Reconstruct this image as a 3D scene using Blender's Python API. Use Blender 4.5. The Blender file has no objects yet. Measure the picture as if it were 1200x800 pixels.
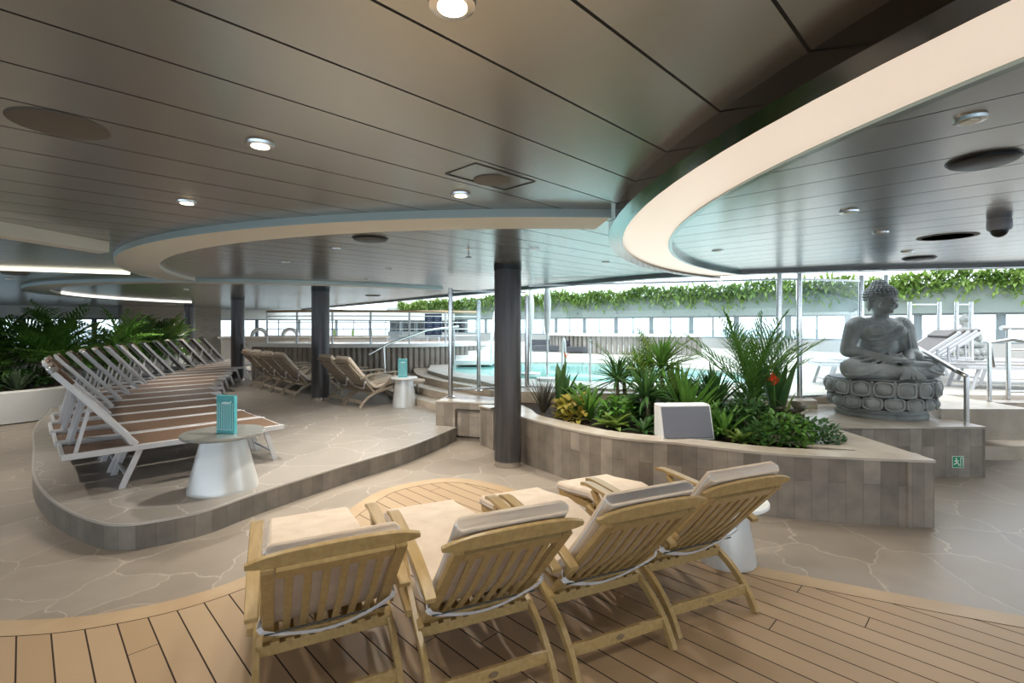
import bpy, math, random
from mathutils import Vector, Matrix
random.seed(7)
R = math.radians
SC = bpy.context.scene
C = SC.collection
S2 = math.sqrt(0.5)

# ---------------------------------------------------------------- camera
H = 1.65; F = 573.0; HZ = 380.0
cd = bpy.data.cameras.new('camera'); cam = bpy.data.objects.new('camera', cd); C.objects.link(cam)
cam.location = (0, 0, H); cam.rotation_euler = (R(90), 0, 0)
cd.sensor_width = 36; cd.sensor_fit = 'HORIZONTAL'; cd.lens = F / 1200 * 36; cd.shift_y = -20 / 1200
cd.clip_start = 0.05; cd.clip_end = 3000
SC.camera = cam

# ---------------------------------------------------------------- world / exposure
W = bpy.data.worlds.new('sky'); SC.world = W; W.use_nodes = True
wn = W.node_tree.nodes; wl = W.node_tree.links
bg = wn['Background']
tc = wn.new('ShaderNodeTexCoord'); sp = wn.new('ShaderNodeSeparateXYZ'); cr = wn.new('ShaderNodeValToRGB')
cr.color_ramp.elements[0].position = 0.0; cr.color_ramp.elements[0].color = (0.80, 0.90, 1.0, 1)
cr.color_ramp.elements[1].position = 0.6; cr.color_ramp.elements[1].color = (0.86, 0.93, 1.0, 1)
wl.new(tc.outputs['Generated'], sp.inputs[0]); wl.new(sp.outputs['Z'], cr.inputs[0]); wl.new(cr.outputs[0], bg.inputs['Color'])
bg.inputs['Strength'].default_value = 3.0
SC.view_settings.view_transform = 'Standard'; SC.view_settings.look = 'None'
SC.view_settings.gamma = 1; SC.view_settings.use_curve_mapping = False
SC.view_settings.exposure = 0.30
sund = bpy.data.lights.new('sun', 'SUN'); sun = bpy.data.objects.new('sun', sund); C.objects.link(sun)
sund.energy = 2.6; sund.angle = R(12); sund.color = (1.0, 0.95, 0.88)
sun.rotation_euler = (R(18), R(-14), 0)

# ---------------------------------------------------------------- helpers
def P(u, v, z):
    Y = F * (H - z) / (v - HZ)
    return ((u - 600) * Y / F, Y, z)

class MB:
    def __init__(s): s.v = []; s.f = []; s.uv = {}
    def add(s, vs, fs):
        n = len(s.v); s.v += [tuple(v) for v in vs]; s.f += [tuple(i + n for i in f) for f in fs]
    def box(s, c, d, rz=0, M=None):
        x, y, z = [k / 2 for k in d]
        vs = [Vector((a * x, b * y, e * z)) for a in (-1, 1) for b in (-1, 1) for e in (-1, 1)]
        m = Matrix.Rotation(rz, 4, 'Z') if M is None else M
        vs = [m @ v + Vector(c) for v in vs]
        s.add(vs, [(0, 1, 3, 2), (4, 6, 7, 5), (0, 4, 5, 1), (2, 3, 7, 6), (0, 2, 6, 4), (1, 5, 7, 3)])
        return s
    def bar(s, a, b, w, h, up=(0, 0, 1)):
        a = Vector(a); b = Vector(b); d = (b - a).normalized(); u = Vector(up)
        sd = d.cross(u)
        if sd.length < 1e-4: sd = d.cross(Vector((1, 0, 0)))
        sd.normalize(); u = sd.cross(d).normalized()
        vs = [p + sd * (i * w / 2) + u * (j * h / 2) for p in (a, b) for i, j in ((-1, -1), (1, -1), (1, 1), (-1, 1))]
        s.add(vs, [(3, 2, 1, 0), (4, 5, 6, 7), (0, 1, 5, 4), (1, 2, 6, 5), (2, 3, 7, 6), (3, 0, 4, 7)])
        return s
    def tube(s, pts, r, n=10, closed=False):
        pts = [Vector(p) for p in pts]; rs = r if isinstance(r, (list, tuple)) else [r] * len(pts)
        N = len(pts); vs = []; prev = None
        for i, p in enumerate(pts):
            if closed: t = pts[(i + 1) % N] - pts[i - 1]
            else: t = pts[min(i + 1, N - 1)] - pts[max(i - 1, 0)]
            t.normalize()
            if prev is None:
                a = Vector((0, 0, 1)) if abs(t.z) < .9 else Vector((1, 0, 0))
                nn = t.cross(a).normalized()
            else:
                nn = (prev - t * prev.dot(t)).normalized()
            prev = nn; bb = t.cross(nn)
            for k in range(n):
                q = 2 * math.pi * k / n
                vs.append(p + (nn * math.cos(q) + bb * math.sin(q)) * rs[i])
        fs = []
        for i in range(N if closed else N - 1):
            j = (i + 1) % N
            for k in range(n):
                l = (k + 1) % n
                fs.append((i * n + k, i * n + l, j * n + l, j * n + k))
        if not closed:
            fs.append(tuple(range(n))[::-1]); fs.append(tuple((N - 1) * n + k for k in range(n)))
        s.add(vs, fs); return s
    def lathe(s, prof, n=32, c=(0, 0, 0), sx=1, sy=1):
        # prof: list of (r, z) bottom to top, ends closed if r>0
        vs = []; fs = []
        for r, z in prof:
            for k in range(n):
                q = 2 * math.pi * k / n
                vs.append((c[0] + r * sx * math.cos(q), c[1] + r * sy * math.sin(q), c[2] + z))
        for i in range(len(prof) - 1):
            for k in range(n):
                l = (k + 1) % n
                fs.append((i * n + k, i * n + l, (i + 1) * n + l, (i + 1) * n + k))
        fs.append(tuple(range(n))[::-1]); m = (len(prof) - 1) * n
        fs.append(tuple(m + k for k in range(n)))
        s.add(vs, fs); return s
    def ell(s, c, r, n=16, m=10, rot=None):
        vs = []; fs = []; c = Vector(c)
        M = rot or Matrix.Identity(3)
        for i in range(1, m):
            t = math.pi * i / m
            for k in range(n):
                q = 2 * math.pi * k / n
                vs.append(c + M @ Vector((r[0] * math.sin(t) * math.cos(q), r[1] * math.sin(t) * math.sin(q), r[2] * math.cos(t))))
        a = len(vs); vs.append(c + M @ Vector((0, 0, r[2]))); b = len(vs); vs.append(c - M @ Vector((0, 0, r[2])))
        for i in range(m - 2):
            for k in range(n):
                l = (k + 1) % n
                fs.append((i * n + k, (i + 1) * n + k, (i + 1) * n + l, i * n + l))
        for k in range(n):
            l = (k + 1) % n
            fs.append((a, k, l)); fs.append((b, (m - 2) * n + l, (m - 2) * n + k))
        s.add(vs, fs); return s
    def cap(s, a, b, ra, rb, n=14):
        a = Vector(a); b = Vector(b); d = (b - a).normalized(); pts = []; rs = []
        for t in (80, 60, 35, 15, 0): pts.append(a - d * ra * math.sin(R(t))); rs.append(ra * math.cos(R(t)))
        for t in (0, 15, 35, 60, 80): pts.append(b + d * rb * math.sin(R(t))); rs.append(rb * math.cos(R(t)))
        s.tube(pts, rs, n); return s
    def prism(s, poly, z0, z1, top=None):
        n = len(poly)
        area = sum(poly[i][0] * poly[(i + 1) % n][1] - poly[(i + 1) % n][0] * poly[i][1] for i in range(n))
        if area < 0: poly = poly[::-1]
        vs = [(p[0], p[1], z0) for p in poly] + [(p[0], p[1], z1) for p in poly]
        fs = [tuple(range(n))[::-1], tuple(range(n, 2 * n))]
        fs += [(i, (i + 1) % n, n + (i + 1) % n, n + i) for i in range(n)]
        s.add(vs, fs); return s
    def wallstrip(s, pts, z0, z1, th):
        # open wall of thickness th along pts; thickness grows to the left of travel; stores UV by arc length
        pts = [Vector((p[0], p[1])) for p in pts]; L = offset(pts, th)
        n = len(pts); base = len(s.v)
        vs = []
        for a, b in zip(pts, L):
            vs += [(a.x, a.y, z0), (a.x, a.y, z1), (b.x, b.y, z1), (b.x, b.y, z0)]
        fs = []
        for i in range(n - 1):
            o = i * 4; q = o + 4
            for k in range(4):
                l = (k + 1) % 4
                fs.append((o + k, q + k, q + l, o + l))
        fs.append((0, 1, 2, 3)); e = (n - 1) * 4; fs.append((e + 3, e + 2, e + 1, e))
        s.add(vs, fs); return s
    def sweep(s, path, sec, xo=0.0):
        # path in (y,z) plane, section list of (x, n)
        n = len(sec); vs = []; N = len(path)
        for i, (y, z) in enumerate(path):
            a = path[max(i - 1, 0)]; b = path[min(i + 1, N - 1)]
            t = Vector((b[0] - a[0], b[1] - a[1])).normalized(); nn = (-t.y, t.x)
            for x, h in sec: vs.append((xo + x, y + nn[0] * h, z + nn[1] * h))
        fs = []
        for i in range(N - 1):
            for k in range(n):
                l = (k + 1) % n
                fs.append((i * n + k, i * n + l, (i + 1) * n + l, (i + 1) * n + k))
        fs.append(tuple(range(n))[::-1]); fs.append(tuple((N - 1) * n + k for k in range(n)))
        s.add(vs, fs); return s
    def build(s, name, mat, parent=None, smooth=False, bevel=0, loc=None, rz=0):
        me = bpy.data.meshes.new(name); me.from_pydata(s.v, [], s.f); me.validate(); me.update()
        import bmesh
        bm = bmesh.new(); bm.from_mesh(me); bmesh.ops.recalc_face_normals(bm, faces=bm.faces) if not getattr(s, 'open', False) else None
        bm.to_mesh(me); bm.free()
        ob = bpy.data.objects.new(name, me); C.objects.link(ob)
        if mat: me.materials.append(mat)
        if smooth:
            for p in me.polygons: p.use_smooth = True
            if smooth != 'all':
                me.set_sharp_from_angle(angle=R(38))
        if bevel:
            b = ob.modifiers.new('bevel', 'BEVEL'); b.width = bevel; b.segments = 2; b.limit_method = 'ANGLE'
        if parent: ob.parent = parent
        if loc: ob.location = loc
        ob.rotation_euler.z = rz
        return ob

def offset(pts, d):
    out = []; n = len(pts)
    for i, p in enumerate(pts):
        a = pts[max(i - 1, 0)]; b = pts[min(i + 1, n - 1)]
        t = Vector((b[0] - a[0], b[1] - a[1])).normalized()
        out.append(Vector((p[0] - t.y * d, p[1] + t.x * d)))
    return out

def spline(pts, n=8, closed=False):
    out = []; N = len(pts)
    rng = range(N) if closed else range(N - 1)
    g = (lambda i: pts[i % N]) if closed else (lambda i: pts[max(0, min(N - 1, i))])
    for i in rng:
        p0, p1, p2, p3 = [g(i + k) for k in (-1, 0, 1, 2)]
        for k in range(n):
            t = k / n
            out.append(tuple(0.5 * ((2 * b) + (-a + c) * t + (2 * a - 5 * b + 4 * c - d) * t * t + (-a + 3 * b - 3 * c + d) * t ** 3)
                             for a, b, c, d in zip(p0, p1, p2, p3)))
    if not closed: out.append(tuple(pts[-1]))
    return out

def tag(o, label=None, cat=None, group=None, kind=None):
    if label: o['label'] = label
    if cat: o['category'] = cat
    if group: o['group'] = group
    if kind: o['kind'] = kind
    return o
def struct(o, label=None): o['kind'] = 'structure'; return o if not label else tag(o, label)
def empty(name, loc=(0, 0, 0), rz=0):
    o = bpy.data.objects.new(name, None); C.objects.link(o); o.location = loc; o.rotation_euler.z = rz
    o.empty_display_size = .1
    return o
def dup(o, parent=None):
    c = o.copy(); C.objects.link(c); c.parent = parent
    for ch in list(o.children): dup(ch, c)
    return c

# ---------------------------------------------------------------- materials
def mat(name, col=(.5, .5, .5), rough=.5, metal=0.0, emit=None, es=0, alpha=None, trans=0, ior=1.45, coat=0):
    m = bpy.data.materials.new(name); m.use_nodes = True
    b = m.node_tree.nodes['Principled BSDF']
    b.inputs['Base Color'].default_value = (*col, 1); b.inputs['Roughness'].default_value = rough
    b.inputs['Metallic'].default_value = metal; b.inputs['IOR'].default_value = ior
    b.inputs['Transmission Weight'].default_value = trans; b.inputs['Coat Weight'].default_value = coat
    if emit: b.inputs['Emission Color'].default_value = (*emit, 1); b.inputs['Emission Strength'].default_value = es
    return m
def nodes(m): return m.node_tree.nodes, m.node_tree.links, m.node_tree.nodes['Principled BSDF']
def vary(m, c1, c2, scale=3.0, vec=None, stretch=(1, 1, 1), detail=5, bump=0.0, lo=.35, hi=.65, coord='Object'):
    N, L, b = nodes(m)
    t = N.new('ShaderNodeTexCoord'); mp = N.new('ShaderNodeMapping'); mp.inputs['Scale'].default_value = stretch
    nz = N.new('ShaderNodeTexNoise'); nz.inputs['Scale'].default_value = scale; nz.inputs['Detail'].default_value = detail
    r = N.new('ShaderNodeValToRGB'); r.color_ramp.elements[0].position = lo; r.color_ramp.elements[1].position = hi
    r.color_ramp.elements[0].color = (*c1, 1); r.color_ramp.elements[1].color = (*c2, 1)
    L.new(t.outputs[coord], mp.inputs[0]); L.new(mp.outputs[0], nz.inputs['Vector']); L.new(nz.outputs['Fac'], r.inputs[0])
    L.new(r.outputs[0], b.inputs['Base Color'])
    if bump:
        bp = N.new('ShaderNodeBump'); bp.inputs['Strength'].default_value = bump; bp.inputs['Distance'].default_value = .01
        L.new(nz.outputs['Fac'], bp.inputs['Height']); L.new(bp.outputs[0], b.inputs['Normal'])
    return m

def seam_mat(name, axis, off, step, half, c1, c2, seamcol, rough, metal, grain=0.0, var=.06):
    """panels / planks: strips of width step across the unit vector axis, dark joints between"""
    m = mat(name, c1, rough, metal); N, L, b = nodes(m)
    g = N.new('ShaderNodeNewGeometry'); d = N.new('ShaderNodeVectorMath'); d.operation = 'DOT_PRODUCT'
    d.inputs[1].default_value = (*axis, 0); L.new(g.outputs['Position'], d.inputs[0])
    def M(op, a, bb=None, c=None):
        n = N.new('ShaderNodeMath'); n.operation = op
        for i, x in enumerate((a, bb, c)):
            if x is None: continue
            if isinstance(x, (int, float)): n.inputs[i].default_value = x
            else: L.new(x, n.inputs[i])
        return n.outputs[0]
    q = M('DIVIDE', M('SUBTRACT', d.outputs['Value'], off), step)
    idx = M('FLOOR', q); fr = M('FRACT', q)
    edge = M('MINIMUM', fr, M('SUBTRACT', 1.0, fr))
    seam = M('LESS_THAN', edge, half / step)
    wn_ = N.new('ShaderNodeTexWhiteNoise'); wn_.noise_dimensions = '1D'; L.new(idx, wn_.inputs['W'])
    mp = N.new('ShaderNodeMapping'); mp.inputs['Rotation'].default_value = (0, 0, -math.atan2(-axis[0], axis[1]))
    mp.inputs['Scale'].default_value = (1.0, 14, 1) if grain else (1, 1, 1)
    L.new(g.outputs['Position'], mp.inputs[0])
    nz = N.new('ShaderNodeTexNoise'); nz.inputs['Scale'].default_value = 2.2; nz.inputs['Detail'].default_value = 6
    L.new(mp.outputs[0], nz.inputs['Vector'])
    fac = M('ADD', M('MULTIPLY', wn_.outputs['Value'], .6), M('MULTIPLY', nz.outputs['Fac'], .4))
    mix = N.new('ShaderNodeMixRGB'); mix.inputs[1].default_value = (*c1, 1); mix.inputs[2].default_value = (*c2, 1); L.new(fac, mix.inputs[0])
    # cross joints on planks
    if grain:
        d2 = N.new('ShaderNodeVectorMath'); d2.operation = 'DOT_PRODUCT'; d2.inputs[1].default_value = (-axis[1], axis[0], 0)
        L.new(g.outputs['Position'], d2.inputs[0])
        w = M('FRACT', M('DIVIDE', M('ADD', d2.outputs['Value'], M('MULTIPLY', wn_.outputs['Value'], 9.0)), 3.1))
        cj = M('LESS_THAN', w, .0016)
        seam = M('MAXIMUM', seam, cj)
    mx2 = N.new('ShaderNodeMixRGB'); L.new(seam, mx2.inputs[0]); L.new(mix.outputs[0], mx2.inputs[1]); mx2.inputs[2].default_value = (*seamcol, 1)
    L.new(mx2.outputs[0], b.inputs['Base Color'])
    if metal:
        L.new(M('MULTIPLY', M('SUBTRACT', 1.0, seam), metal), b.inputs['Metallic'])
    L.new(M('ADD', M('MULTIPLY', seam, .5), M('ADD', M('MULTIPLY', nz.outputs['Fac'], var), rough)), b.inputs['Roughness'])
    bp = N.new('ShaderNodeBump'); bp.inputs['Distance'].default_value = .004; bp.inputs['Strength'].default_value = .6; bp.invert = True
    L.new(seam, bp.inputs['Height']); L.new(bp.outputs[0], b.inputs['Normal'])
    return m

def paving_mat(name, c1, c2, grout, rough=.3):
    m = mat(name, c1, rough); N, L, b = nodes(m)
    g = N.new('ShaderNodeNewGeometry')
    nz = N.new('ShaderNodeTexNoise'); nz.inputs['Scale'].default_value = 1.8; nz.inputs['Detail'].default_value = 5
    L.new(g.outputs['Position'], nz.inputs['Vector'])
    mv = N.new('ShaderNodeVectorMath'); mv.operation = 'MULTIPLY_ADD'; mv.inputs[1].default_value = (.55, .55, 0)
    L.new(nz.outputs['Color'], mv.inputs[0]); L.new(g.outputs['Position'], mv.inputs[2])
    vo = N.new('ShaderNodeTexVoronoi'); vo.feature = 'DISTANCE_TO_EDGE'; vo.inputs['Scale'].default_value = 1.9
    vc = N.new('ShaderNodeTexVoronoi'); vc.inputs['Scale'].default_value = 1.9
    for v in (vo, vc):
        v.voronoi_dimensions = '2D'; L.new(mv.outputs[0], v.inputs['Vector'])
    lt = N.new('ShaderNodeMath'); lt.operation = 'LESS_THAN'; lt.inputs[1].default_value = .012; L.new(vo.outputs['Distance'], lt.inputs[0])
    n2 = N.new('ShaderNodeTexNoise'); n2.inputs['Scale'].default_value = 3.5; n2.inputs['Detail'].default_value = 8; n2.inputs['Roughness'].default_value = .65
    L.new(g.outputs['Position'], n2.inputs['Vector'])
    sepc = N.new('ShaderNodeSeparateColor'); L.new(vc.outputs['Color'], sepc.inputs[0])
    ad = N.new('ShaderNodeMath'); ad.operation = 'MULTIPLY_ADD'; ad.inputs[1].default_value = .35; L.new(sepc.outputs[0], ad.inputs[0]); 
    sc_ = N.new('ShaderNodeMath'); sc_.operation = 'MULTIPLY'; sc_.inputs[1].default_value = .8; L.new(n2.outputs['Fac'], sc_.inputs[0]); L.new(sc_.outputs[0], ad.inputs[2])
    mix = N.new('ShaderNodeMixRGB'); mix.inputs[1].default_value = (*c1, 1); mix.inputs[2].default_value = (*c2, 1); L.new(ad.outputs[0], mix.inputs[0])
    m2 = N.new('ShaderNodeMixRGB'); L.new(lt.outputs[0], m2.inputs[0]); L.new(mix.outputs[0], m2.inputs[1]); m2.inputs[2].default_value = (*grout, 1)
    L.new(m2.outputs[0], b.inputs['Base Color'])
    bp = N.new('ShaderNodeBump'); bp.inputs['Distance'].default_value = .003; bp.inputs['Strength'].default_value = .5
    L.new(n2.outputs['Fac'], bp.inputs['Height']); L.new(bp.outputs[0], b.inputs['Normal'])
    mr = N.new('ShaderNodeMath'); mr.operation = 'MULTIPLY_ADD'; mr.inputs[1].default_value = .25; mr.inputs[2].default_value = rough - .1
    L.new(n2.outputs['Fac'], mr.inputs[0]); L.new(mr.outputs[0], b.inputs['Roughness'])
    return m

def slabwall_mat(name, cols, width=.15, rough=.35):
    """vertical stone tiles of uneven tone; horizontal run taken from x and y so it works on curved faces"""
    m = mat(name, cols[0], rough); N, L, b = nodes(m)
    uv = N.new('ShaderNodeUVMap'); mp = N.new('ShaderNodeMapping'); mp.inputs['Rotation'].default_value = (0, 0, R(90))
    br = N.new('ShaderNodeTexBrick'); br.inputs['Scale'].default_value = 1; br.inputs['Mortar Size'].default_value = .0012
    br.inputs['Brick Width'].default_value = .9; br.inputs['Row Height'].default_value = width; br.offset = .37
    br.inputs['Color1'].default_value = (*cols[0], 1); br.inputs['Color2'].default_value = (*cols[1], 1); br.inputs['Mortar'].default_value = (*[c * .5 for c in cols[0]], 1)
    L.new(uv.outputs[0], mp.inputs[0]); L.new(mp.outputs[0], br.inputs['Vector'])
    g = N.new('ShaderNodeNewGeometry'); nz = N.new('ShaderNodeTexNoise'); nz.inputs['Scale'].default_value = 5; nz.inputs['Detail'].default_value = 7
    L.new(g.outputs['Position'], nz.inputs['Vector'])
    r = N.new('ShaderNodeValToRGB'); r.color_ramp.elements[0].position = .3; r.color_ramp.elements[1].position = .72
    r.color_ramp.elements[0].color = (.66, .66, .66, 1); r.color_ramp.elements[1].color = (1.12, 1.08, 1.02, 1)
    L.new(nz.outputs['Fac'], r.inputs[0])
    mx = N.new('ShaderNodeMixRGB'); mx.blend_type = 'MULTIPLY'; mx.inputs[0].default_value = 1
    L.new(br.outputs['Color'], mx.inputs[1]); L.new(r.outputs[0], mx.inputs[2]); L.new(mx.outputs[0], b.inputs['Base Color'])
    return m

def leaf_mat(name, c1, c2, scale=6):
    m = mat(name, c1, .42); vary(m, c1, c2, scale, lo=.3, hi=.7)
    N, L, b = nodes(m)
    tr = N.new('ShaderNodeBsdfTranslucent'); ms = N.new('ShaderNodeMixShader'); ms.inputs[0].default_value = .3
    tr.inputs[0].default_value = (c2[0] * 1.2, c2[1] * 1.2, c2[2], 1)
    out = N['Material Output']; L.new(b.outputs[0], ms.inputs[1]); L.new(tr.outputs[0], ms.inputs[2]); L.new(ms.outputs[0], out.inputs[0])
    return m

def glass_mat(name, tint=(.93, .97, .97)):
    m = bpy.data.materials.new(name); m.use_nodes = True; N = m.node_tree.nodes; L = m.node_tree.links
    N.remove(N['Principled BSDF']); t = N.new('ShaderNodeBsdfTransparent'); t.inputs[0].default_value = (*tint, 1)
    g = N.new('ShaderNodeBsdfGlossy'); g.inputs['Roughness'].default_value = .02
    fr = N.new('ShaderNodeFresnel'); fr.inputs[0].default_value = 1.3
    ms = N.new('ShaderNodeMixShader'); L.new(fr.outputs[0], ms.inputs[0]); L.new(t.outputs[0], ms.inputs[1]); L.new(g.outputs[0], ms.inputs[2])
    L.new(ms.outputs[0], N['Material Output'].inputs[0])
    return m

M_ceil = seam_mat('ceiling_metal', (S2, -S2), -1.55, .302, .0045, (.40, .41, .40), (.45, .46, .45), (.012, .012, .012), .25, .85, var=.03)
M_ceil2 = seam_mat('ceiling_metal_cross', (S2, S2), 2.37, .302, .0035, (.45, .48, .49), (.50, .53, .54), (.012, .012, .012), .22, .85, var=.03)
M_deck = seam_mat('teak_deck', (S2, S2), -.155, .130, .0036, (.385, .262, .150), (.455, .325, .198), (.035, .018, .01), .42, 0, grain=1.0, var=.1)
M_decktrim = vary(mat('teak_border', rough=.42), (.43, .30, .175), (.49, .36, .22), 3)
M_pave = paving_mat('stone_paving', (.20, .165, .13), (.37, .32, .265), (.42, .36, .30), .36)
M_pave2 = paving_mat('stone_paving_grey', (.21, .19, .165), (.36, .33, .295), (.46, .43, .39), .34)
M_pooldeck = paving_mat('pale_paving', (.42, .40, .36), (.58, .55, .50), (.34, .32, .29), .45)
M_slab = slabwall_mat('stone_wall_tiles', ((.21, .18, .15), (.40, .355, .305)), .13)
M_slabg = slabwall_mat('stone_riser_tiles', ((.17, .155, .135), (.26, .24, .215)), .12)
M_cap = vary(mat('stone_cap', rough=.25), (.42, .36, .29), (.56, .50, .43), 2.5)
M_stair = vary(mat('stone_step', rough=.35), (.40, .33, .25), (.54, .46, .37), 3)
M_col = vary(mat('column_cladding', rough=.32, metal=.3), (.045, .043, .045), (.085, .08, .082), 4, stretch=(6, 6, .3), lo=.3, hi=.7)
M_colcap = mat('column_collar', (.03, .035, .035), .3, .6)
M_colbase = mat('column_plinth', (.42, .37, .31), .2, .6)
M_ringu = mat('soffit_beige', (.66, .66, .61), .5)
M_ringf = mat('soffit_blue', (.50, .66, .71), .4)
M_darkmetal = mat('dark_bronze_metal', (.10, .09, .08), .12, .9)
M_lum = mat('luminous_panel', (.8, .7, .6), .35, emit=(1.0, .86, .72), es=.50)
M_white = mat('white_paint', (.80, .81, .80), .4)
M_alu = mat('white_aluminium', (.56, .57, .59), .35, .25)
M_steel = mat('brushed_steel', (.62, .62, .61), .18, 1)
M_sling = vary(mat('brown_mesh_fabric', rough=.6), (.115, .070, .045), (.17, .108, .07), 60)
M_slingd = vary(mat('taupe_mesh_fabric', rough=.65), (.10, .095, .09), (.15, .14, .135), 60)
M_teak = vary(mat('golden_teak', rough=.33), (.33, .22, .085), (.43, .30, .13), 5, stretch=(9, 1.0, 9), lo=.3, hi=.7)
M_teakd = vary(mat('weathered_teak', rough=.5), (.25, .205, .155), (.38, .32, .25), 5, stretch=(9, 1.0, 9), lo=.3, hi=.7)
M_cush = vary(mat('cream_canvas', rough=.85), (.60, .49, .38), (.68, .575, .46), 8, bump=.12)
M_cushside = mat('white_canvas_band', (.66, .66, .68), .85)
M_stone = vary(mat('grey_statue_stone', rough=.55), (.19, .205, .20), (.36, .38, .37), 6, bump=.3, lo=.3, hi=.7)
M_soil = vary(mat('dark_soil', rough=.95), (.02, .014, .01), (.06, .04, .028), 30, bump=.5)
M_glass = glass_mat('clear_glass'); M_teal = mat('teal_acrylic', (.10, .42, .46), .25)
M_tealink = mat('pale_teal_print', (.55, .80, .82), .4)
M_water = mat('pool_water', (.24, .56, .53), .06)
M_black = mat('black_plastic', (.012, .012, .013), .4)
M_lens = mat('lamp_lens', (1, .9, .7), .3, emit=(1, .85, .55), es=6)
M_off = mat('lamp_reflector', (.55, .5, .35), .2, .8)
M_greydisc = mat('grey_grille', (.16, .155, .145), .6, .3)
M_spk = mat('grey_speaker_cloth', (.17, .18, .215), .8)
M_green = leaf_mat('leaf_green', (.06, .17, .03), (.17, .34, .07))
M_dgreen = leaf_mat('leaf_dark', (.025, .08, .025), (.08, .18, .05))
M_lgreen = leaf_mat('leaf_light', (.12, .22, .04), (.26, .36, .09))
M_olive = leaf_mat('leaf_bluegreen', (.05, .09, .05), (.15, .20, .12))
M_purple = leaf_mat('leaf_bronze', (.06, .05, .045), (.14, .13, .10))
M_yel = leaf_mat('leaf_yellow', (.42, .28, .05), (.38, .36, .08), 9)
M_red = mat('red_flower', (.75, .09, .03), .5)
M_stem = vary(mat('plant_stem', rough=.8), (.10, .075, .045), (.17, .13, .08), 12)
M_fasc = mat('pale_green_fascia', (.24, .29, .27), .5)
M_frame = mat('window_frame_grey', (.20, .24, .26), .45)
M_flute = vary(mat('grey_brown_flutes', rough=.45), (.24, .21, .185), (.33, .295, .26), 3)
M_wood = vary(mat('grey_wood_boards', rough=.5), (.20, .18, .155), (.28, .255, .22), 4, stretch=(1, 1, 12))
M_navy = mat('navy_board', (.03, .045, .10), .35)
M_sea = vary(mat('sea', rough=.25), (.10, .20, .28), (.16, .27, .35), .02)
M_signg = mat('exit_sign_green', (.02, .30, .13), .4)
M_signw = mat('sign_white', (.85, .88, .85), .4)

def set_uv(ob):
    """UV: u = distance along the run of the faces, v = height"""
    me = ob.data; uvl = me.uv_layers.new(name='UVMap')
    acc = {}
    for p in me.polygons:
        n = p.normal
        if abs(n.z) > .7:
            for li in p.loop_indices:
                co = me.vertices[me.loops[li].vertex_index].co; uvl.data[li].uv = (co.x, co.y)
        else:
            ang = math.atan2(n.y, n.x); key = None
            t = Vector((-n.y, n.x, 0)).normalized()
            for li in p.loop_indices:
                co = me.vertices[me.loops[li].vertex_index].co
                uvl.data[li].uv = (co.dot(t), co.z)
    return ob
def arc_uv(ob, pts):
    """UV for a wall whose faces follow the polyline pts"""
    me = ob.data; uvl = me.uv_layers.new(name='UVMap'); cum = [0]
    for a, b in zip(pts[:-1], pts[1:]): cum.append(cum[-1] + math.dist(a[:2], b[:2]))
    for p in me.polygons:
        for li in p.loop_indices:
            co = me.vertices[me.loops[li].vertex_index].co
            k = min(range(len(pts)), key=lambda i: (pts[i][0] - co.x) ** 2 + (pts[i][1] - co.y) ** 2)
            uvl.data[li].uv = (cum[k], co.z)
    return ob

# ================================================================= SETTING
ZP = .19          # lounge platform
ZB = .55          # planter / stone block top
ZD = .62          # pool deck
CZ = 2.34         # ceiling

sea = struct(MB().box((0, 0, -20.5), (4000, 4000, 1)).build('sea_surface', M_sea), 'blue grey sea far below the ship windows')
fl = MB().prism([(-34, -8), (16, -8), (16, 9), (6.9, 9), (6.9, 6.9), (2, 7.6), (-1.0, 7.2), (-1, 40), (-34, 40)], -.3, 0).build('floor', M_pave)
struct(fl)

# teak deck with its border
deck_pts = [(-9, 3.6), (-6.5, 3.05), (-4.4, 2.80), (-2.845, 2.717), (-2.18, 2.84), (-1.75, 3.18), (-1.56, 3.75), (-1.46, 4.30), (-1.31, 4.82), (-1.0, 5.12), (-.62, 5.235), (-.2, 5.06),
            (.35, 4.55), (.9, 3.95), (1.3, 3.56), (1.61, 3.36), (2.016, 3.15), (2.89, 2.757), (4.4, 2.2), (7, 1.4)]
dsp = spline(deck_pts, 8)
border_in = offset([Vector(p) for p in dsp], -.15)
db = MB().prism(dsp + [(7, -7), (-9, -7)], -.02, .006); struct(db.build('deck_border', M_decktrim), 'smooth teak border strip curving around the plank deck')
dk = MB().prism([tuple(p) for p in border_in] + [(6.9, -6.9), (-8.9, -6.9)], -.02, .009); struct(dk.build('teak_deck', M_deck), 'teak plank deck under the four front deckchairs')
M_line = mat('joint_line', (.05, .025, .012), .7)
struct(MB().wallstrip([tuple(p) for p in border_in], .0, .0105, -.004).build('trim_1', M_line))

# raised lounge platform on the left
plat = spline([(-.80, 6.97), (-1.23, 5.89), (-1.76, 5.04), (-2.22, 4.247), (-2.416, 3.846), (-2.685, 3.628), (-2.86, 3.581), (-3.064, 3.628), (-3.477, 3.846), (-3.99, 4.2),
               (-4.64, 4.753), (-5.6, 5.73), (-6.69, 6.857), (-7.6, 8.0), (-9.2, 10.2), (-11.0, 14.0), (-12.5, 20)], 8)
platpoly = plat + [(-12.5, 26), (-2, 26), (-2, 9.5), (-.8, 8.2)]
pf = MB().wallstrip([tuple(p) for p in offset(plat, .012)], 0, ZP - .004, -.10).build('platform_riser', M_slabg, smooth=True); struct(arc_uv(pf, plat), 'tiled riser around the lounge platform')
pt = MB().prism(platpoly, .0, ZP).build('lounge_platform', M_pave2); struct(pt, 'raised stone platform under the rows of loungers')
struct(MB().wallstrip([tuple(p) for p in offset(plat, .014)], ZP - .012, ZP + .002, -.02).build('trim_2', mat('step_nosing', (.55, .53, .5), .3, .5), smooth=True))

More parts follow.
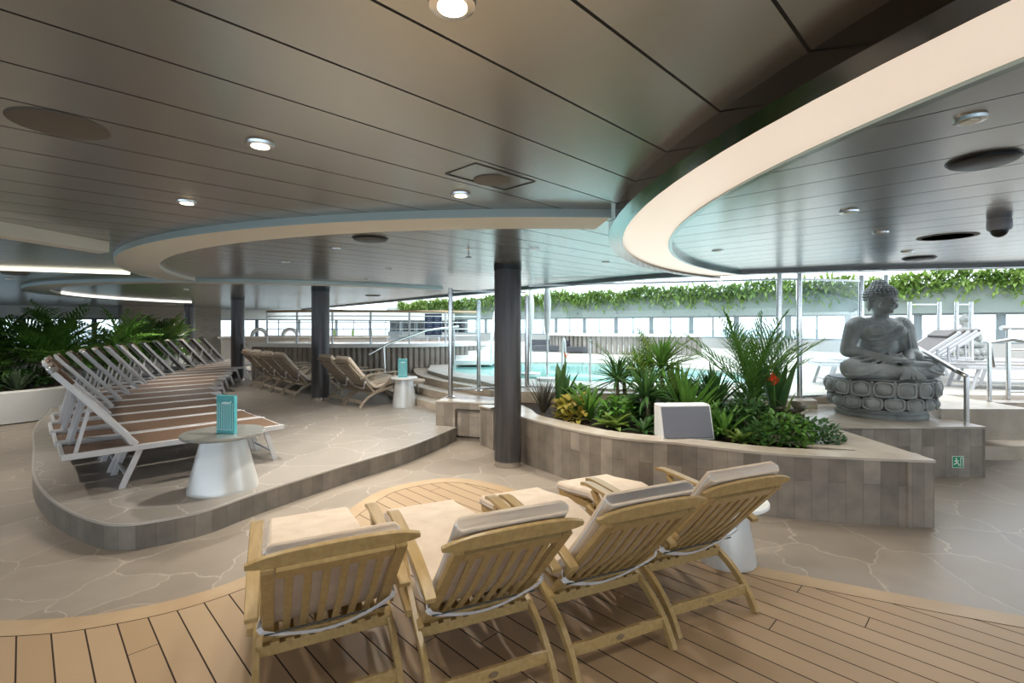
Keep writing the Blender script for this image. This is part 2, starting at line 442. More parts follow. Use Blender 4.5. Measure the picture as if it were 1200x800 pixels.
# planter wall and stone blocks
pw = spline([(-1.10, 7.07), (-.26, 6.80), (.0, 6.35), (.113, 5.863), (.468, 5.364), (.73, 5.04), (.982, 4.81), (1.247, 4.669), (1.583, 4.535), (2.2, 4.2), (2.85, 4.05), (3.42, 3.96)], 6)
pw[0:6] = [(-1.10, 7.07), (-.82, 6.99), (-.54, 6.90), (-.26, 6.80), (-.18, 6.70), (-.09, 6.55)]
front = MB().wallstrip(pw, 0, ZB - .02, .20).build('planter_wall', M_slab, smooth=True); struct(arc_uv(front, pw), 'curved stone tiled planter wall')
cap = MB().wallstrip([tuple(p) for p in offset([Vector(p) for p in pw], -.008)], ZB - .02, ZB, .24)
struct(cap.build('planter_cap', M_cap, smooth=True), 'pale stone cap along the planter wall')
side = MB().box((3.32, 4.62, (ZB - .02) / 2), (.20, 1.3, ZB - .02)).build('planter_wall', M_slab); struct(set_uv(side), 'planter end wall running back to the statue block')
struct(MB().prism([(3.43, 3.955), (3.43, 5.3), (3.15, 5.3), (2.45, 4.75), (2.72, 4.4), (3.0, 4.28), (3.0, 4.1)], ZB - .018, ZB + .002).build('planter_cap', M_cap), 'broad triangular stone cap at the planter corner')
struct(MB().prism([(.35, 5.9), (.55, 5.6), (1.0, 5.05), (1.6, 4.75), (2.2, 4.45), (3.2, 4.22), (3.22, 6.2), (1.5, 7.1), (.0, 7.2), (.1, 6.4)], .0, ZB - .05).build('planter_soil', M_soil), 'dark soil filling the planter')
low = MB().prism([(-1.10, 7.09), (-.3, 6.85), (.05, 6.5), (.1, 7.3), (-.95, 7.7)], 0, ZB - .004).build('stone_block', M_slab); struct(set_uv(low), 'low stone block behind the dark column')
struct(MB().bar((-.80, 6.965, .06), (-.80, 6.965, .44), .02, .012, up=(0, 1, 0)).bar((-.80, 6.965, .44), (-.30, 6.80, .44), .012, .02).bar((-.80, 6.965, .06), (-.30, 6.80, .06), .012, .02).build('trim_3', M_darkmetal), 'thin dark frame of the hatch in the low stone block')
blk = MB().prism([(3.42, 5.27), (5.10, 5.27), (5.10, 5.75), (6.2, 7.2), (3.0, 7.2), (3.0, 5.6)], 0, ZB - .02).build('statue_block', M_slab); struct(set_uv(blk), 'stone block carrying the statue')
struct(MB().prism([(3.41, 5.26), (5.11, 5.26), (5.11, 5.76), (6.2, 7.2), (3.0, 7.2), (3.0, 5.26)], ZB - .02, ZB).build('statue_block_cap', M_cap), 'pale stone top of the statue block')
struct(MB().prism([(3.3, 6.34), (3.96, 6.34), (4.1, 6.75), (5.9, 6.75), (5.9, 7.4), (.2, 8.2), (.1, 7.2), (1.6, 7.0)], .2, .66).build('glass_screen_kerb', M_stair), 'raised stone kerb under the glass screen')
struct(MB().prism([(5.02, 5.72), (6.1, 5.72), (6.1, 6.9), (5.6, 6.9)], .3, ZB + .11).build('stone_step', M_stair), 'single stone step behind the handrail')
# stairs at the right of the block
st = MB()
for k, (y0, z) in enumerate(((5.95, .17), (6.28, .34), (6.60, .50))):
    st.box((6.9, (y0 + 9) / 2, z / 2 + k * .0005), (3.6, 9 - y0, z))
struct(st.build('stone_stairs', M_stair), 'stone stairs rising to the pool deck at right')
rb = MB().box((7.1, 6.55, .31), (1.7, .22, .62)).build('stone_block', M_slab); rb.location.z = 0; struct(set_uv(rb), 'low stone wall beside the stairs on the right')

# pool deck and pool
pool_o = [(-.9, 10.2), (1.3, 8.9), (4.2, 8.7), (5.0, 9.6), (4.4, 11.4), (2.4, 13.2), (-.6, 13.4), (-1.5, 12)]
pool = spline(pool_o, 6, closed=True)
def deck_with_hole(outer, hole, z0, z1, name, m):
    import bmesh
    bm = bmesh.new()
    def loop(pts): 
        vs = [bm.verts.new((p[0], p[1], z1)) for p in pts]
        return [bm.edges.new((vs[i], vs[(i + 1) % len(vs)])) for i in range(len(vs))]
    ed = loop(outer) + loop(hole)
    bmesh.ops.triangle_fill(bm, use_beauty=True, use_dissolve=False, edges=ed)
    r = bmesh.ops.extrude_face_region(bm, geom=bm.faces[:])
    for v in [g for g in r['geom'] if isinstance(g, bmesh.types.BMVert)]: v.co.z = z0
    bmesh.ops.recalc_face_normals(bm, faces=bm.faces)
    me = bpy.data.meshes.new(name); bm.to_mesh(me); bm.free(); me.materials.append(m)
    o = bpy.data.objects.new(name, me); C.objects.link(o); return o
pd_poly = [(.2, 7.9), (5.9, 7.4), (6.2, 7.2), (8.8, 7.0), (16, 7.0), (24, 10), (4, 30), (-1.5, 34), (-1.5, 20), (-2.2, 13.5), (-1.9, 11.0), (-1.35, 9.9), (-.6, 9.0), (-.2, 8.2)]
struct(deck_with_hole(pd_poly, pool, .0, ZD, 'pool_deck', M_pooldeck), 'pale paved deck around the swimming pool')
struct(MB().prism(pool, .05, ZD - .06).build('pool_water', M_water), 'turquoise water of the swimming pool')
# curved steps up to the pool deck from the lounge platform
for k in range(3):
    base = [(-.25, 8.05), (-.75, 8.75), (-1.5, 9.7), (-2.1, 10.8), (-2.5, 12.6), (-2.3, 13.8)]
    o = offset([Vector(p) for p in spline(base, 5)], (2 - k) * .36)
    z = ZP + (k + 1) * .12
    poly = [tuple(p) for p in o] + [(-1.2, 13.4), (-1.2, 10.6), (.1, 8.6)]
    struct(MB().prism(poly, ZP - .1, z).build('pool_step', M_stair, smooth=False), ('lowest', 'middle', 'topmost')[k] + ' curved step up to the pool')
for z in (ZP + .05, ):
    pass

# ---------------------------------------------------------------- ceiling
edge = spline([(26, -4), (14, 2.6), (9, 4.4), (5.75, 5.45), (4.0, 5.85), (2.8, 6.3), (2.0, 6.75), (1.35, 7.5), (.19, 9.05), (-1.39, 11.1), (-3.1, 13.4), (-6.9, 18.5), (-9.5, 22)], 6)
struct(MB().prism(edge + [(-40, 22), (-40, -9), (26, -9)], CZ, CZ + .25).build('ceiling', M_ceil))
struct(MB().wallstrip([(p[0], p[1]) for p in edge], CZ - .05, CZ + .55, -.16).build('trim_4', mat('opening_edge', (.16, .19, .19), .35, .3), smooth=True))
# far part of the ceiling on the left
struct(MB().prism([(-9.5, 22), (-12, 24.5), (-9, 40), (-40, 40), (-40, 22)], CZ, CZ + .25).build('ceiling', M_ceil))

def arc(c, r, a0, a1, n=60): return [(c[0] + r * math.cos(R(a0 + (a1 - a0) * i / n)), c[1] + r * math.sin(R(a0 + (a1 - a0) * i / n))) for i in range(n + 1)]
def ring(name, c, ro, ri, a0, a1, z, lab, mu, mf, liptop=CZ):
    """dropped ceiling ring: flat underside, coloured outer lip"""
    o = arc(c, ro, a0, a1); i = arc(c, ri, a0, a1)
    b = MB()
    n = len(o)
    vs = []
    for p, q in zip(o, i): vs += [(p[0], p[1], z), (q[0], q[1], z), (q[0], q[1], liptop + .01), (p[0], p[1], liptop + .01)]
    fs = []
    for k in range(n - 1):
        for l in range(4):
            m_ = (l + 1) % 4; fs.append((4 * k + l, 4 * k + m_, 4 * k + 4 + m_, 4 * k + 4 + l))
    fs += [(0, 1, 2, 3), tuple(4 * (n - 1) + l for l in (3, 2, 1, 0))]
    b.add(vs, fs)
    ob = b.build(name, mu, smooth=True)
    lip = MB()
    o2 = arc(c, ro + .012, a0, a1)
    lip.wallstrip(o2, z - .004, liptop + .005, .012 if a1 > a0 else -.012)
    l2 = lip.build('ring_lip', mf, ob, smooth=True)
    struct(ob, lab); return ob
C1 = (.15, 8.25); C2 = (5.62, 2.5); C4 = (-5.2, 12.6)
ring('ceiling_ring', C1, 5.32, 4.95, -85.2, -168.5, CZ - .045, 'dropped beige ceiling ring with blue lip over the lounge', M_ringu, M_ringf)
ring('ceiling_ring', C4, 5.25, 4.88, -42, -205, CZ - .045, 'second dropped ceiling ring over the white loungers', M_ringu, M_ringf)
rl = MB().wallstrip(arc(C4, 4.87, -152, -205, 40), CZ - .05, CZ - .004, -.02).build('ring_light', mat('ring_lamp', (.9, .9, .85), .4, emit=(1, .97, .88), es=1.5), smooth=True)
tag(rl, 'thin bright light band lining the inside of the second ceiling ring', 'ceiling light')
# lit ring with dark outer fascia, and the panels inside it (running the other way)
a_s, a_e = 128.0, 262.0
inner_disc = [p for p in arc(C2, 4.66, a_s, a_e + 20, 70)]
disc_poly = inner_disc + [(9, -4.5), (14, -2), (14, 2.5), (9, 4.3), (5.75, 5.38), (4.0, 5.77), (3.2, 6.1)]
struct(MB().prism(disc_poly, CZ - .012, CZ + .01).build('ceiling', M_ceil2))
o = arc(C2, 4.94, 125, a_e); i_ = arc(C2, 4.59, 125, a_e)
b = MB(); n = len(o); vs = []; fs = []
for p, q in zip(o, i_): vs += [(p[0], p[1], CZ - .05), (q[0], q[1], CZ - .05), (q[0], q[1], CZ - .013), (p[0], p[1], CZ - .013)]
for k in range(n - 1):
    for l in range(4): fs.append((4 * k + l, 4 * k + (l + 1) % 4, 4 * k + 4 + (l + 1) % 4, 4 * k + 4 + l))
fs += [(0, 1, 2, 3), tuple(4 * (n - 1) + l for l in (3, 2, 1, 0))]
b.add(vs, fs)
lr = b.build('curved_light_strip', M_lum, smooth=True)
tag(lr, 'long curved cream light strip set in the ceiling at upper right', 'ceiling light')
MB().wallstrip(arc(C2, 5.03, 125, a_e), CZ - .075, CZ + .003, .10).build('outer_rim', M_darkmetal, lr, smooth=True)
MB().wallstrip(arc(C2, 4.595, 125, a_e), CZ - .062, CZ + .003, .03).build('inner_rim', mat('rim_aqua', (.35, .45, .46), .2, .6), lr, smooth=True)
struct(MB().wallstrip([(5.75, 5.38), (4.0, 5.77), (3.2, 6.1), (2.9, 6.22)], CZ - .06, CZ, .08).build('trim_5', M_darkmetal, smooth=True))

# straight beam at far left and the slim lit edge
bm_ = MB().prism([(-3.75, 1.5), (-3.58, 1.5), (-3.36, 4.08), (-3.50, 4.15)], CZ - .09, CZ + .01)
struct(bm_.build('ceiling_beam', M_ringu), 'straight grey ceiling beam meeting the ring at left')
ls = MB().bar((-7.4, 5.4, CZ - .02), (-5.0, 6.38, CZ - .02), .10, .03).build('linear_light', mat('linear_lamp', (.9, .85, .7), .4, emit=(1, .93, .75), es=1.6)); tag(ls, 'slim straight light strip in the ceiling at far left', 'ceiling light')

# ---------------------------------------------------------------- far walls
# ship's end wall: line Y - X = 36, running along (1,1)
def onend(t, z=0): return (-18 + t * S2, 18 + t * S2, z)
end = MB()
a = onend(-8); b_ = onend(20)
struct(MB().bar((a[0], a[1], 2.13), (b_[0], b_[1], 2.13), .3, .45).build('wall_end_upper', mat('bulkhead_grey', (.62, .66, .63), .35)), 'grey bulkhead above the far end windows')
struct(MB().bar((a[0], a[1], .35), (b_[0], b_[1], .35), .3, .75).build('wall_end_lower', M_flute), 'low wall under the far end windows')
wnum = 0
for k in range(14):
    t0 = -8 + k * 2.0
    p, q = onend(t0), onend(t0 + 2.0); wnum += 1
    fr_ = MB()
    fr_.bar((p[0], p[1], .72), (p[0], p[1], 1.92), .12, .12, up=(1, 0, 0)).bar((p[0], p[1], 1.88), (q[0], q[1], 1.88), .1, .08).bar((p[0], p[1], .76), (q[0], q[1], .76), .1, .08)
    m_ = ((p[0] + q[0]) / 2, (p[1] + q[1]) / 2); fr_.bar((m_[0], m_[1], .72), (m_[0], m_[1], 1.92), .04, .04, up=(1, 0, 0))
    w_ = fr_.build('window_%d' % wnum, M_frame); struct(w_)
    MB().bar((p[0], p[1], 1.32), (q[0], q[1], 1.32), .01, 1.1).build('pane', M_glass, w_)
# far side of the pool hall: line X + Y = 30.5
def onfar(t, z=0): return (15.25 - t * S2, 15.25 + t * S2, z)
a = onfar(-14); b_ = onfar(36)
struct(MB().bar((a[0], a[1], 2.52), (b_[0], b_[1], 2.52), .5, 1.0).build('wall_far_upper', M_fasc), 'pale green balcony fascia across the pool hall')
struct(MB().bar((a[0] , a[1] , .5), (b_[0] , b_[1] , .5), .3, 1.1).build('wall_far_lower', mat('pale_grey_panel', (.34, .34, .33), .5)), 'low wall under the windows across the pool')
for k in range(25):
    t0 = -14 + k * 2.0; p, q = onfar(t0), onfar(t0 + 2.0); wnum += 1
    fr_ = MB().bar((p[0], p[1], 1.0), (p[0], p[1], 2.04), .16, .16, up=(1, 0, 0)).bar((p[0], p[1], 1.99), (q[0], q[1], 1.99), .1, .07).bar((p[0], p[1], 1.07), (q[0], q[1], 1.07), .1, .07)
    m_ = ((p[0] + q[0]) / 2, (p[1] + q[1]) / 2); fr_.bar((m_[0], m_[1], 1.0), (m_[0], m_[1], 2.04), .05, .05, up=(1, 0, 0))
    w_ = fr_.build('window_%d' % wnum, M_frame); struct(w_)
    MB().bar((p[0], p[1], 1.53), (q[0], q[1], 1.53), .01, .9).build('pane', M_glass, w_)
bal = MB()
for k in range(120):
    t = -14 + k * .42; p = onfar(t)
    if k % 6 == 0: bal.bar((p[0] - .26, p[1] - .26, 2.2), (p[0] - .27, p[1] - .27, 2.28), .1, .06)
struct(bal.build('trim_6', M_frame))
# glazed sliding roof over the pool
roof = MB()
for k in range(14):
    t = -14 + k * 3.6; p = onfar(t); q = (p[0] - 15, p[1] - 15)
    roof.bar((p[0] + 2, p[1] + 2, 7.4), (q[0], q[1], 6.6), .35, .5)
for s in (0, 3.5, 7, 10.5, 14):
    p = onfar(-14); q = onfar(36); roof.bar((p[0] - s + .5, p[1] - s + .5, 7.3 - s * .05), (q[0] - s + .5, q[1] - s + .5, 7.3 - s * .05), .22, .25)
struct(roof.build('roof_frame', M_white), 'white steel frame of the glass roof over the pool')

# ================================================================= COLUMNS
def column(x, y, z0, r, lab, top=CZ):
    t = empty('column', (x, y, z0)); h = top - z0
    MB().lathe([(r, .065), (r, h - .02)], 36).build('shaft', M_col, t, smooth=True)
    MB().lathe([(r + .006, h - .06), (r + .006, h)], 36).build('collar', M_colcap, t, smooth=True)
    MB().lathe([(r - .004, 0), (r - .004, .07)], 36).build('plinth', M_colbase, t, smooth=True)
    tag(t, lab, 'column'); return t
column(-.05, 5.74, 0, .158, 'dark round column in front of the planter, nearest of the columns')
column(-3.70, 9.45, ZP, .165, 'dark round column between the brown deckchairs of the middle row')
column(-7.15, 12.75, ZP, .16, 'dark round column at the foot ends of the far white loungers')
column(-11.55, 17.5, ZP, .16, 'dark round column standing behind the last white lounger heads')

# ================================================================= SLING LOUNGERS
LG = 'white framed loungers side by side on the platform'
def make_lounger(sm, tilt=129):
    t = empty('sun_lounger')
    w = .305; zs = .35
    f = MB()
    for s in (-1, 1):
        f.bar((-.50, s * w, zs), (1.28, s * w, zs), .035, .05)
    for x in (-.49, -.02, 1.265): f.bar((x, -w, zs - .005), (x, w, zs - .005), .03, .035)
    f.build('frame', M_alu, t, bevel=.004)
    MB().box((.63, 0, zs + .016), (1.24, .58, .008)).build('seat_sling', sm, t)
    MB().box((-.26, 0, zs - .012), (.44, .57, .006)).build('lower_sling', sm, t)
    ca, sa = math.cos(R(tilt)), math.sin(R(tilt)); L = .87
    bk = MB()
    for s in (-1, 1): bk.bar((0, s * w, zs + .03), (ca * L, s * w, zs + .03 + sa * L), .032, .045)
    for l in (.04, L - .01): bk.bar((ca * l, -w, zs + .03 + sa * l), (ca * l, w, zs + .03 + sa * l), .03, .03)
    bo = bk.build('backrest', M_alu, t, bevel=.004)
    sl = MB(); sl.bar((ca * .04, 0, zs + .045 + sa * .04), (ca * (L - .03), 0, zs + .045 + sa * (L - .03)), .575, .008, up=(sa, 0, -ca)); 
    sl.v = [(x, y, z) for x, y, z in sl.v]; sl.build('back_sling', sm, bo)
    hp = MB(); hp.bar((ca * .70 + .02, 0, zs + .06 + sa * .70), (ca * .86 + .02, 0, zs + .06 + sa * .86), .52, .035, up=(sa, 0, -ca))
    hp.build('head_pillow', sm, bo, bevel=.01)
    for s in (-1, 1):
        for x0, x1 in ((.03, -.10), (1.10, 1.20)):
            MB().bar((x0, s * (w - .03), zs - .02), (x1, s * (w - .03), .012), .028, .045, up=(1, 0, 0)).box((x1, s * (w - .03), .008), (.05, .035, .016)).build('leg', M_alu, t)
    for x_ in (-.065, 1.17): MB().bar((x_, -w + .03, .10), (x_, w - .03, .10), .022, .022).build('stretcher', M_alu, t)
    sp_ = MB()
    for s in (-1, 1):
        sp_.bar((ca * .50, s * (w - .04), zs + .03 + sa * .50), (-.42, s * (w - .04), zs - .02), .02, .028, up=(0, 0, 1))
    sp_.bar((-.42, -w + .04, zs - .02), (-.42, w - .04, zs - .02), .02, .02)
    sp_.build('support_strut', M_alu, t)
    return t
LS = [(-5.5, .725), (-6.19, .71), (-6.88, .70), (-7.57, .74), (-8.26, .84), (-8.95, 1.0), (-9.64, 1.18), (-10.33, 1.38), (-11.02, 1.6), (-11.71, 1.85), (-12.4, 2.1), (-13.09, 2.4), (-13.78, 2.75), (-14.47, 3.1), (-15.16, 3.5), (-15.85, 3.9), (-16.54, 4.3)]
base_l = make_lounger(M_sling)
ORD = ['nearest white framed sling lounger, beside the white cone side table', 'second white lounger from the cone side table, brown sling', 'third white lounger from the cone side table, brown sling',
       'fourth brown sling lounger counting back from the cone table', 'fifth brown sling lounger counting back from the cone table', 'sixth brown sling lounger counting back from the cone table',
       'seventh white framed lounger from the front, where the row starts to bend', 'eighth lounger of the bending white row, in front of the leafy planter', 'ninth lounger of the bending white row, in front of the leafy planter',
       'tenth lounger of the white row, head raised towards the planter', 'eleventh lounger of the white row, head raised towards the planter', 'twelfth lounger of the white row, sixth from its far end',
       'fifth white lounger from the far end of the row', 'fourth white lounger from the far end of the row', 'third white lounger from the far end, before the board wall', 'last but one white lounger at the far end, before the windows', 'farthest white lounger of the long row, next to the round column']
for k, (s, tt) in enumerate(LS):
    # s = (x-y)/sqrt2 ; tt = (x+y)/sqrt2 at the near rail; centre is half a width further
    s2 = s - .32; x = (s2 + tt) * S2; y = (tt - s2) * S2
    o = base_l if k == 0 else dup(base_l)
    o.location = (x, y, ZP); o.rotation_euler.z = R(45) + (random.uniform(-.01, .01) if k else 0); tag(o, ORD[k], 'lounger', LG)
# loungers on the pool deck at right
base_r = make_lounger(M_slingd, 143)
RO = ['grey lounger on the pool deck nearest the statue, front of its row', 'second grey pool deck lounger behind the sloping handrail', 'third grey pool deck lounger behind the sloping handrail', 'hindmost grey lounger of the row behind the sloping handrail', 'grey pool deck lounger behind the railing at the right edge', 'hindmost grey pool deck lounger at the right edge']
RP = [(6.5, 8.2), (7.25, 8.85), (8.0, 9.5), (8.75, 10.15), (8.5, 7.75), (9.25, 8.4)]
for k in range(6):
    o = base_r if k == 0 else dup(base_r)
    o.location = (RP[k][0], RP[k][1], ZD); o.rotation_euler.z = math.atan2(.2, -.95); tag(o, RO[k], 'lounger', 'grey loungers on the pool deck')

# ================================================================= STEAMER DECKCHAIRS
def make_steamer(wood, ext=.075):
    cushion = True
    t = empty('deckchair')
    w = .27
    rect = lambda hw, ht: [(-hw, -ht), (hw, -ht), (hw, ht), (-hw, ht)]
    # backrest: two stiles, bottom rail, top board, seven slats
    by, bz, ty, tz = .0, .27, -.475, .785
    d = Vector((0, ty - by, tz - bz)); L = d.length; d.normalize(); nrm = Vector((0, -d.z, d.y)) * -1
    up = Vector((0, d.z, -d.y))
    b = MB()
    def pb(x, l, off=0): return Vector((x, by, bz)) + d * l + up * off
    for s in (-1, 1): b.bar(pb(s * .235, -.02), pb(s * .235, L), .045, .026, up=up)
    b.bar(pb(-.21, L - .035), pb(.21, L - .035), .026, .06, up=d)
    b.bar(pb(-.21, .02), pb(.21, .02), .026, .045, up=d)
    for k in range(6):
        x = -.165 + k * .066
        pts = [pb(x, .03), pb(x, L * .5, -.016), pb(x, L - .05)]
        b.bar(pts[0], pts[1], .030, .012, up=up).bar(pts[1], pts[2], .030, .012, up=up)
    b.build('backrest', wood, t, bevel=.003)
    # top rail: wide board with rounded ends, arched forward
    tr = MB(); N = 14; vs = []
    for k in range(N + 1):
        q = math.sin((-1 + 2 * k / N) * math.pi / 2); x = q * .305
        hw = .030 * max(.12, 1 - abs(q) ** 4) ** .5; arch = .018 * (1 - q * q)
        c = Vector((x, ty, tz)) + d * (arch + .03) + up * .012
        uu = (up * .45 + d * .9).normalized(); vv = (d * .45 - up * .9).normalized()
        for i_2, j in ((-1, -1), (1, -1), (1, 1), (-1, 1)): vs.append(c + uu * (i_2 * hw) + vv * (j * .010))
    fs = []
    for k in range(N):
        for l in range(4): fs.append((4 * k + l, 4 * k + (l + 1) % 4, 4 * k + 4 + (l + 1) % 4, 4 * k + 4 + l))
    fs += [(3, 2, 1, 0), tuple(4 * N + l for l in range(4))]
    tr.add(vs, fs); tr.build('top_rail', wood, t, bevel=.003)
    # seat and footrest
    s_ = MB()
    for s in (-1, 1): s_.bar((s * w, -.04, .25), (s * w, .60, .375), .028, .045)
    s_.bar((-w, -.02, .245), (w, -.02, .245), .05, .045).bar((-w, .59, .37), (w, .59, .37), .04, .035)
    for k in range(8):
        x = -.21 + k * .06; s_.bar((x, -.045, .272), (x, .59, .395), .036, .012)
    s_.build('seat', wood, t, bevel=.003)
    fr = MB()
    for s in (-1, 1): fr.bar((s * (w - .04), .61, .37), (s * (w - .04), 1.05, .335), .026, .04)
    for k in range(7): fr.bar((-w + .03, .66 + k * .06, .388 - k * .0055), (w - .03, .66 + k * .06, .388 - k * .0055), .040, .012)
    fr.build('footrest', wood, t, bevel=.003)
    # legs: rear pair curves forward to carry the arms, front pair leans back
    for s in (-1, 1):
        path = spline([(-.30, 0.0), (-.235, .10), (-.13, .19), (.0, .255), (.20, .375), (.42, .585)], 4)
        MB().sweep(path, rect(.014, .020), s * (w + .012)).build('rear_leg', wood, t, bevel=.003)
        path = spline([(.70, .0), (.63, .13), (.50, .25), (.34, .325), (.05, .29)], 4)
        MB().sweep(path, rect(.013, .019), s * (w + .038)).build('front_leg', wood, t, bevel=.003)
        path = [(.92, .345), (.96, .17), (1.0, .0)]
        MB().sweep(path, rect(.012, .016), s * (w - .065)).build('footrest_leg', wood, t, bevel=.003)
        ap = spline([(.54, .592), (.46, .604), (.24, .60), (.02, .592), (-.13, .57), (-.29, .52)], 4)
        ar = MB(); n = len(ap); vs = []
        for i, (y, z) in enumerate(ap):
            q = i / (n - 1); hw = .032 - .008 * q
            a_, b_2 = ap[max(i - 1, 0)], ap[min(i + 1, n - 1)]
            tv = Vector((b_2[0] - a_[0], b_2[1] - a_[1])).normalized(); nn = (-tv.y, tv.x)
            for xx, h in rect(hw, .011): vs.append((s * (w + .022) + xx, y + nn[0] * h, z + nn[1] * h))
        fs = []
        for i in range(n - 1):
            for l in range(4): fs.append((4 * i + l, 4 * i + (l + 1) % 4, 4 * i + 4 + (l + 1) % 4, 4 * i + 4 + l))
        fs += [(3, 2, 1, 0), tuple(4 * (n - 1) + l for l in range(4))]
        ar.add(vs, fs); ar.build('armrest', wood, t, bevel=.004)
    sr = MB().bar((-w - .012, -.228, .105), (w + .012, -.228, .105), .020, .055).build('stretcher', wood, t, bevel=.003)
    pl = MB().lathe([(.024, 0), (.024, .004)], 20, sx=1, sy=.55)
    pl.v = [(x, -.238 - z, .105 + y) for x, y, z in pl.v]; tag(pl.build('oval_plate', M_steel, sr), 'small oval metal plate')
    MB().tube([(-w + .02, -.15, .375), (w - .02, -.15, .375)], .004, 8).build('backrest_rod', M_darkmetal, t)
    if cushion:
        def csec(hw, h0, h1):
            r_ = .018
            return [(-hw, h0 + r_), (-hw + r_, h0), (hw - r_, h0), (hw, h0 + r_), (hw, h1 - r_), (hw - r_, h1), (-hw + r_, h1), (-hw, h1 - r_)]
        top = pb(0, L + ext, .055)
        path = spline([(1.08, .355), (.95, .368), (.70, .41), (.60, .42), (.35, .385), (.12, .335), (.04, .335), (-.05, .385), (-.25, .59), (top.y, top.z)], 5)
        path = path[::-1]
        cu = MB(); cu.sweep(path, csec(.245, -.012, .055)[::-1]); co_ = cu.build('cushion', M_cush, t, smooth=True, bevel=.006)
        bd = MB(); bd.sweep(path, csec(.2475, .0, .040)[::-1]); bd.build('cushion_piping', M_cushside, co_, smooth=True)
        # flap folded over the top board
        # tie strap around the back
        sag = [pb(-.262, .20, .02), pb(-.258, .19, -.03), pb(-.12, .13, -.045), pb(0.0, .11, -.05), pb(.12, .14, -.045), pb(.258, .25, -.03), pb(.262, .26, .02)]
        sg = MB()
        sag = spline([tuple(p) for p in sag], 3)
        for p, q in zip(sag[:-1], sag[1:]): sg.bar(p, q, .030, .003, up=up)
        sg.build('tie_strap', M_cushside, co_)
    return t
st0 = make_steamer(M_teak, -.02); st1 = make_steamer(M_teak, .07)
ANG = R(24.3)
tops = [(-.65, 1.79), (.02, 1.92), (.635, 2.18), (1.21, 2.50)]
LB = ['teak deckchair with cream cushion, leftmost of the four in front', 'teak deckchair with cream cushion, second from left, its strap hanging loose', 'teak deckchair with cream cushion, third from left of the four in front', 'teak deckchair with cream cushion, rightmost of the front four beside a small table']
f_ = Vector((-math.sin(ANG), math.cos(ANG)))
for k, (x, y) in enumerate(tops):
    o = (st0, st1)[k] if k < 2 else dup(st1)
    q = Vector((x, y)) + f_ * .487
    o.location = (q.x, q.y, .009); o.rotation_euler.z = ANG + (.03, .0, 0, -.01)[k]
    tag(o, LB[k], 'deckchair', 'cushioned teak deckchairs in front')
sb0 = make_steamer(M_teakd)
MIDS = [(-5.70, 11.43), (-5.23, 10.96), (-4.76, 10.49), (-4.29, 10.02), (-3.08, 9.28), (-2.61, 8.81)]
ML = ['farthest deckchair of the middle row, left of the column', 'second farthest deckchair of the middle row, left of the column', 'third deckchair of the middle row, left of the column', 'deckchair of the middle row just left of the round column',
      'deckchair half hidden behind the nearest one, right of the middle column', 'weathered deckchair beside the small table with the teal card']
for k, (x, y) in enumerate(MIDS):
    o = sb0 if k == 0 else dup(sb0)
    o.location = (x, y, ZP); o.rotation_euler.z = R(-45); tag(o, ML[k], 'deckchair', 'deckchairs of the middle row')

# ================================================================= SIDE TABLES AND CARDS
M_tbl = mat('silver_white_lacquer', (.62, .63, .62), .3, .35); M_tblt = mat('table_top_grey', (.36, .37, .35), .12, .4)
def side_table(x, y, z, h, rb, rn, rt, lab, base_m, top_m, sx=1):
    t = empty('side_table', (x, y, z))
    MB().lathe([(rb, 0), (rb, .012), (rb * .97 + rn * .03, .03), ((rb + rn) / 2, h * .5), (rn, h - .03)], 48, sx=sx).build('base', base_m, t, smooth=True)
    MB().lathe([(rt * .96, h - .03), (rt, h - .02), (rt, h - .006), (rt * .985, h)], 56).build('table_top', top_m, t, smooth=True)
    tag(t, lab, 'side table'); return t
tb = side_table(-2.585, 4.38, ZP, .50, .28, .17, .335, 'white cone shaped side table beside the nearest lounger', M_tbl, M_tblt)
side_table(-1.93, 8.75, ZP, .52, .21, .155, .235, 'small pale cone side table beyond the middle deckchairs', M_tbl, M_white)
side_table(1.50, 3.42, .009, .43, .19, .13, .27, 'small pale table mostly hidden behind the right front deckchair', M_tbl, M_white)
def card(x, y, z, w, h, rz, lab):
    t = empty('menu_card', (x, y, z), rz)
    MB().box((0, 0, h / 2), (w, .035, h)).build('card_body', M_teal, t, bevel=.004)
    m = MB()
    for k in range(9): m.box((-w * .42 + k * w * .105, -.0185, h * .45), (w * .015, .002, h * .7))
    m.box((0, -.0185, h * .1), (w * .86, .002, h * .012))
    m.ell((w * .05, -.018, h * .80), (w * .26, .003, h * .035), 12, 6)
    m.bar((w * .2, -.0185, h * .78), (w * .34, -.0185, h * .85), .003, w * .05, up=(0, 0, 1))
    m.build('printed_lines', M_tealink, t); tag(t, lab, 'card'); return t
card(-2.52, 4.32, ZP + .50, .185, .335, R(-12), 'teal menu card standing on the near white cone table')
card(-1.95, 8.72, ZP + .52, .16, .33, R(0), 'teal card standing on the far small table')

